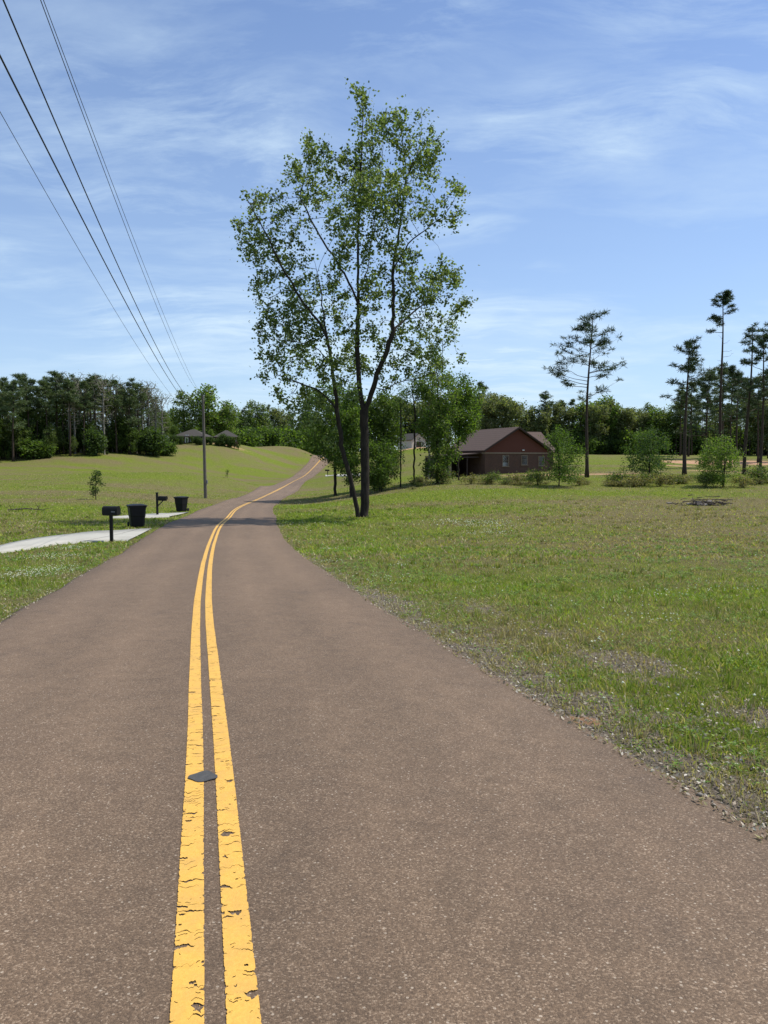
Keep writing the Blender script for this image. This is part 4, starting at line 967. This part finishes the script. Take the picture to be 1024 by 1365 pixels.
# ------------------------------------------------------------------ debris pile, fallen branches
g = ground(940, 674); dp = empty('debris_pile', g); tag(dp, 'low pile of dead branches and broken rubble on the right field', 'debris pile')
rng = np.random.default_rng(77); m = MB()
for k in range(70):
    c0 = np.array([rng.normal() * .8, rng.normal() * .4, abs(rng.normal()) * .22 + .03]); dd = norm(rng.normal(size=3) * [1, .8, .18]); L = rng.uniform(.3, 1.1)
    m.tube([c0 - dd * L / 2, c0 + rng.normal(size=3) * .03, c0 + dd * L / 2], [.03, .025, .012], 5)
m.build('branches', M['deadwood'], dp)
m = MB()
for k in range(22):
    m.box((rng.normal() * .85, rng.normal() * .35, abs(rng.normal()) * .09 + .04), tuple(rng.uniform(.10, .34, 3) * [1, 1, .6]), .02, rz=rng.uniform(0, 3), rx=rng.normal() * .3)
m.build('rubble', M['stone'], dp)
for px, py, L, n, lb in ((35, 681, 2.4, 9, 'dark fallen branch lying in the left field near the picture edge'), (407, 684 + 3, .5, 0, '')):
    if not n: continue
    g = ground(px, py); m = MB(); rng = np.random.default_rng(px)
    m.tube([(-L / 2, 0, .06), (0, .1, .14), (L / 2, 0, .05)], [.05, .045, .02], 6)
    for k in range(n):
        x = rng.uniform(-L / 2, L / 2); m.tube([(x, 0, .1), (x + rng.normal() * .3, rng.normal() * .3, .12 + rng.uniform(.1, .5))], [.02, .008], 4)
    tag(m.build('fallen_branch', M['deadwood'], loc=g), lb, 'fallen branch')

# ------------------------------------------------------------------ grass
def sample_ground(n, y0, y1, power, rng, xlim=.62):
    """scatter within the part of the place that can be seen, thinning with distance"""
    u = rng.uniform(size=n); p = power
    y = (y0 ** p + u * (y1 ** p - y0 ** p)) ** (1 / p) if p != 0 else y0 * (y1 / y0) ** u
    x = rng.uniform(-xlim, xlim, n) * (y + 1.0); return x, y
_drv = []
for pxs in (([(-60, 748), (0, 738), (80, 726), (150, 722), (171, 722), (203, 705.5), (130, 709), (60, 717), (0, 729), (-60, 738)]), ([(120, 692), (226, 690.5), (252, 683), (180, 686), (120, 688)])):
    _drv.append(np.array([ground(*q)[:2] for q in pxs]))
def in_poly(x, y, poly):
    r = np.zeros(len(x), bool); j = len(poly) - 1
    for i in range(len(poly)):
        xi, yi = poly[i]; xj, yj = poly[j]
        c = ((yi > y) != (yj > y)) & (x < (xj - xi) * (y - yi) / (yj - yi + 1e-12) + xi); r ^= c; j = i
    return r
def off_road(x, y, margin=.0):
    ed = HW + .05 + margin; k = np.abs(road_s(x, y)) > ed
    for q in _drv: k &= ~in_poly(x, y, q)
    return k
def grass_mesh(name, x, y, hgt_, wid, rng, cols, lean=.6, nseg=2):
    n = len(x); z = H(x, y) - .01; a = rng.uniform(0, 2 * pi, n); d = np.stack([np.cos(a), np.sin(a)], -1); b = rng.uniform(0, 2 * pi, n)
    side = np.stack([np.cos(b), np.sin(b), np.zeros(n)], -1) * wid[:, None]; h = hgt_[:, None]; ln = (rng.uniform(.15, 1, n) * lean)[:, None] * h
    P0 = np.stack([x, y, z], -1); dd = np.concatenate([d, np.zeros((n, 1))], 1)
    P1 = P0 + dd * ln * .35 + np.stack([np.zeros(n), np.zeros(n), hgt_ * .6], -1); P2 = P0 + dd * ln + np.stack([np.zeros(n), np.zeros(n), hgt_ * rng.uniform(.75, 1.0, n)], -1)
    if nseg == 2:
        V = np.stack([P0 - side, P0 + side, P1 + side * .8, P1 - side * .8, P2], 1).reshape(-1, 3); k = np.arange(n)[:, None] * 5
        F = np.concatenate([k + [0, 1, 2], k + [0, 2, 3], k + [3, 2, 4]]); rep = 5
    else:
        V = np.stack([P0 - side, P0 + side, P2], 1).reshape(-1, 3); F = np.arange(n)[:, None] * 3 + [0, 1, 2]; rep = 3
    return mesh_from(name, V, F, M['blade'], attrs={'Col': np.repeat(cols, rep, 0)})
def grass_cols(x, y, rng):
    dry, dirt, soil = fields(x, y); n = len(x)
    g1, g2, g3 = np.array([.18, .26, .030]), np.array([.30, .345, .055]), np.array([.11, .17, .024]); t1, t2 = np.array([.29, .225, .11]), np.array([.47, .40, .23])
    r = rng.uniform(size=(n, 1)); v = fbm(x * .8, y * .8, 71, 3)[:, None]
    g = np.where(r < .45, g1, np.where(r < .8, g2, g3)) * (.7 + .6 * v)
    t = t1 + (t2 - t1) * rng.uniform(size=(n, 1)); isd = rng.uniform(size=n) < np.clip(dry * .85 + soil * .7 + .04, 0, .95)
    return np.where(isd[:, None], t * rng.uniform(.6, 1.1, (n, 1)), g), dry, dirt, soil
rng = np.random.default_rng(99)
def grass_band(name, n, y0, y1, pw, h0, h1, w0, w1, nseg, seedcut=.62, margin=.0):
    x, y = sample_ground(n, y0, y1, pw, rng)
    ok = off_road(x, y, margin) | (off_road(x, y, -.12) & (rng.uniform(size=n) < .25)); x, y = x[ok], y[ok]
    cols, dry, dirt, soil = grass_cols(x, y, rng)
    clump = fbm(x * 3.1, y * 3.1, 77, 3)
    ok = (rng.uniform(size=len(x)) > soil * .58) & (dirt < .35) & (rng.uniform(size=len(x)) < .35 + 1.1 * clump); x, y, cols, clump, dry = x[ok], y[ok], cols[ok], clump[ok], dry[ok]
    k = (.55 + .9 * clump) * (1 - .35 * dry)
    h = rng.uniform(h0, h1, len(x)) * k; w = rng.uniform(w0, w1, len(x))
    far = 1 - sstep(y1 * .55, y1 * .98, y) ; q = rng.uniform(size=len(x)) < far; x, y, h, w, cols = x[q], y[q], h[q], w[q], cols[q]
    o = grass_mesh(name, x, y, h, w, rng, cols, lean=1.3, nseg=nseg); tag(o, 'short mixed green and straw grass covering the field', 'grass', kind='stuff')
grass_band('grass', 210000, 2.4, 13, 1.2, .025, .085, .0018, .0045, 2)
grass_band('grass', 230000, 7, 42, .9, .04, .10, .006, .013, 1)
grass_band('grass', 190000, 20, 150, .7, .06, .16, .018, .045, 1)
# taller tufts standing out of the turf
tx, ty = sample_ground(2600, 3.2, 55, .8, rng); ok = off_road(tx, ty, .15); tx, ty = tx[ok], ty[ok]
ok = fbm(tx * .5, ty * .5, 91, 3) > .50; tx, ty = tx[ok], ty[ok]; nb_ = 22
x = np.repeat(tx, nb_) + rng.normal(size=len(tx) * nb_) * .045 * np.repeat(np.clip(ty / 14, 1, 2.5), nb_); y = np.repeat(ty, nb_) + rng.normal(size=len(tx) * nb_) * .045
cols, _, _, _ = grass_cols(x, y, rng); k = np.repeat(rng.uniform(.6, 1.25, len(tx)), nb_); w = rng.uniform(.002, .004, len(x)) * np.clip(y / 7, 1, 5)
o = grass_mesh('grass_tufts', x, y, rng.uniform(.08, .17, len(x)) * k, w, rng, np.clip(cols * .85, 0, 1), lean=.8); tag(o, 'taller tufts of grass standing out of the mown field', 'grass tufts', kind='stuff')
# broad-leaved weeds: small rosettes
x, y = sample_ground(26000, 2.4, 30, .9, rng); ok = off_road(x, y, .02); x, y = x[ok], y[ok]
pn = fbm(x * 1.1, y * 1.1, 83, 3); s_ = road_s(x, y); dry, dirt, soil = fields(x, y)
ok = (pn + .10 * np.exp(-((np.abs(s_) - 3.4) / .6) ** 2) + .06 * np.exp(-((np.abs(s_) - 5.0) / .8) ** 2) > .53) & (rng.uniform(size=len(x)) > soil * .8); x, y = x[ok], y[ok]
nL = 6; X = np.repeat(x, nL); Y = np.repeat(y, nL); n = len(X); rr = rng.uniform(0, .055, n); aa = rng.uniform(0, 6.28, n)
X = X + rr * np.cos(aa); Y = Y + rr * np.sin(aa); sc = np.clip(Y / 9, 1, 2.6)
C = np.stack([X, Y, H(X, Y) + rng.uniform(.012, .06, n)], -1)
d = norm(np.stack([np.cos(aa), np.sin(aa), rng.uniform(-.1, .6, n)], -1)); s = norm(np.cross(d, [0, 0, 1.0])); L = (rng.uniform(.012, .026, n) * sc)[:, None]
V = np.stack([C - d * L * .6, C + s * L * .42, C + d * L * .6, C - s * L * .42], 1).reshape(-1, 3); k = np.arange(n)[:, None] * 4
F = np.concatenate([k + [0, 1, 2], k + [0, 2, 3]])
tag(mesh_from('clover_and_weeds', V, F, M['blade'], attrs={'Col': np.repeat(leaf_cols(n, rng, [(.11, .21, .028), (.16, .26, .04), (.09, .17, .026), (.22, .29, .06)]), 4, 0)}), 'broad-leaved clover and weeds growing in the verge and field', 'weeds', kind='stuff')
# dead leaves, straw and grit on the verge
x, y = sample_ground(150000, 2.4, 26, .9, rng); ok = off_road(x, y, -.16); x, y = x[ok], y[ok]; dry, dirt, soil = fields(x, y)
ok = (rng.uniform(size=len(x)) < soil * 1.1 + .05 * dry + .01) ; x, y = x[ok], y[ok]; n = len(x)
onr = np.abs(road_s(x, y)) < HW; C = np.stack([x, y, np.where(onr, road_z(x, y), H(x, y)) + rng.uniform(.004, .02, n)], -1)
V, F, cc = leaf_cloud(C, .030, rng, leaf_cols(n, rng, [(.42, .36, .29), (.30, .24, .18), (.20, .16, .12), (.52, .47, .40), (.26, .20, .14)], .3), aspect=.5, droop=0)
tag(mesh_from('dead_leaf_litter', V, F, M['petal'], attrs={'Col': cc}), 'grey-brown dead leaves and straw lying along the road edge', 'leaf litter', kind='stuff')
# small stones along the edge
x, y = sample_ground(60000, 2.4, 22, .9, rng); ok = off_road(x, y, -.10); x, y = x[ok], y[ok]; dry, dirt, soil = fields(x, y)
ok = rng.uniform(size=len(x)) < soil * .45; x, y = x[ok], y[ok]; n = len(x); onr = np.abs(road_s(x, y)) < HW
C = np.stack([x, y, np.where(onr, road_z(x, y), H(x, y)) + .004], -1)
octv = np.array([(1, 0, 0), (0, 1, 0), (-1, 0, 0), (0, -1, 0), (0, 0, .7), (0, 0, -.5)]); of = np.array([(0, 1, 4), (1, 2, 4), (2, 3, 4), (3, 0, 4), (1, 0, 5), (2, 1, 5), (3, 2, 5), (0, 3, 5)])
sz = rng.uniform(.004, .013, n) * np.where(rng.uniform(size=n) < .04, 2.0, 1)
V = (C[:, None] + octv[None] * sz[:, None, None] * rng.uniform(.6, 1.3, (n, 6, 1))).reshape(-1, 3); F = (np.arange(n)[:, None, None] * 6 + of[None]).reshape(-1, 3)
tag(mesh_from('gravel', V, F, M['petal'], attrs={'Col': np.repeat(leaf_cols(n, rng, [(.34, .30, .26), (.25, .20, .16), (.48, .44, .40), (.16, .13, .11)], .3), 6, 0)}), 'loose small stones along the ragged road edge', 'gravel', kind='stuff')
# white clover flowers
fl = []
for px, py, rx, ry, n in ((62, 764, .9, .9, 260), (30, 772, .6, .6, 80), (75, 745, .9, .7, 120), (95, 733, .6, .5, 60), (640, 700, 1.7, 1.5, 170), (610, 697, 1.5, 1.0, 90), (655, 712, 1.2, .8, 60), (440, 752, .35, .4, 30), (530, 757, .3, .3, 24),
                         (445, 735, .3, .3, 22), (500, 775, .8, .6, 40), (880, 795, .6, .5, 30), (870, 830, .5, .4, 26), (700, 660, 6, 1.6, 50), (420, 700, 1.5, 1.2, 26), (960, 790, .6, .5, 22), (880, 655, 5, 1.5, 30), (800, 865, .12, .1, 8)):
    g = ground(px, py); fl.append(np.stack([g[0] + rng.normal(size=n) * rx * .6, g[1] + rng.normal(size=n) * ry * .8], -1))
xx, yy = sample_ground(900, 5, 70, .7, rng); fl.append(np.stack([xx, yy], -1))
fl = np.concatenate(fl); ok = off_road(fl[:, 0], fl[:, 1], .1); fl = fl[ok]; n = len(fl)
sz = rng.uniform(.009, .016, n) * np.clip(fl[:, 1] / 18, 1, 1.8)
C = np.stack([fl[:, 0], fl[:, 1], H(fl[:, 0], fl[:, 1]) + rng.uniform(.06, .11, n)], -1)
V = (C[:, None] + octv[None] * sz[:, None, None] * [1, 1, 1.2]).reshape(-1, 3); F = (np.arange(n)[:, None, None] * 6 + of[None]).reshape(-1, 3)
tag(mesh_from('clover_flowers', V, F, M['petal'], attrs={'Col': np.repeat(leaf_cols(n, rng, [(.62, .64, .56), (.70, .70, .60), (.50, .55, .42)], .1), 6, 0)}), 'small white clover flowers scattered in patches through the grass', 'wildflowers', kind='stuff')

# ------------------------------------------------------------------ camera, light, sky
cam = bpy.data.cameras.new('camera'); cam.sensor_fit = 'VERTICAL'; cam.sensor_height = 24; cam.sensor_width = 18; cam.lens = 24 * FPX / 1365
cam.clip_start = .05; cam.clip_end = 9000
co = bpy.data.objects.new('camera', cam); COL.objects.link(co); co.location = (0, 0, EYE); co.rotation_euler = (pi / 2 - PITCH, 0, 0); scene.camera = co
EL, AZ = radians(59), radians(72)      # azimuth clockwise from straight ahead
sun = bpy.data.lights.new('sun', 'SUN'); sun.energy = 5.0; sun.angle = radians(.53); sun.color = (1, .955, .88)
so_ = bpy.data.objects.new('sun', sun); COL.objects.link(so_); so_.rotation_euler = (pi / 2 - EL, 0, -AZ + pi)
wd = bpy.data.worlds.new('World'); scene.world = wd; wd.use_nodes = True; nt = wd.node_tree
for q in list(nt.nodes): nt.nodes.remove(q)
n = N(nt)
sky = n('ShaderNodeTexSky', sky_type='NISHITA'); sky.sun_disc = False; sky.sun_elevation = EL; sky.sun_rotation = AZ; sky.air_density = 1.0; sky.dust_density = .6; sky.ozone_density = 2.0; sky.altitude = 100
tc = n('ShaderNodeTexCoord').outputs['Generated']
sp = n('ShaderNodeSeparateXYZ', {'Vector': tc}); den = n.math('ADD', n.math('MAXIMUM', sp.outputs[2], 0.0), .16)
pv = n('ShaderNodeCombineXYZ', {'X': n.math('DIVIDE', sp.outputs[0], den), 'Y': n.math('DIVIDE', sp.outputs[1], den), 'Z': 0.0}).outputs[0]   # a flat, high cirrus layer
warp = n('ShaderNodeTexNoise', {'Vector': n.mapping(pv, (.8, .8, 1)), 'Scale': 1.3, 'Detail': 3.0}).outputs['Color']
pv2 = n('ShaderNodeVectorMath', {0: pv, 1: n('ShaderNodeVectorMath', {0: warp, 'Scale': .55}, operation='SCALE').outputs[0]}, operation='ADD').outputs[0]
c1 = n.noise(n.mapping(pv2, (.7, 2.0, 1), rot=(0, 0, radians(32))), 1.9, 12, .68)
c2 = n.noise(n.mapping(pv2, (.7, .9, 1), loc=(4, 1, 0)), .8, 6, .55)
c3 = n.noise(n.mapping(pv2, (.5, 1.1, 1), rot=(0, 0, radians(-20)), loc=(7, 3, 0)), 1.1, 10, .6)
cl = n.math('MULTIPLY', n.ramp(c1, [(.44, .02), (.64, 1)]), n.ramp(c2, [(.40, .02), (.56, 1)]))
cl = n.math('ADD', cl, n.math('MULTIPLY', n.ramp(c3, [(.50, 0), (.66, 1)]), .45))
veil = n.ramp(sp.outputs[2], [(0, .48), (.25, .26), (.6, .06)])
cl = n.math('MINIMUM', n.math('ADD', n.math('MULTIPLY', cl, .66), veil), .85)
tint = n.mix(1.0, sky.outputs[0], (.80, .95, 1.20), 'MULTIPLY')
skyc = n.mix(cl, tint, (5.6, 7.0, 8.2))
bg = n('ShaderNodeBackground', {'Color': skyc, 'Strength': .115}); n('ShaderNodeOutputWorld', {'Surface': bg.outputs[0]})
scene.view_settings.view_transform = 'Standard'; scene.view_settings.look = 'None'; scene.view_settings.gamma = 1; scene.view_settings.exposure = 0.15
scene.render.resolution_x = 768; scene.render.resolution_y = 1024
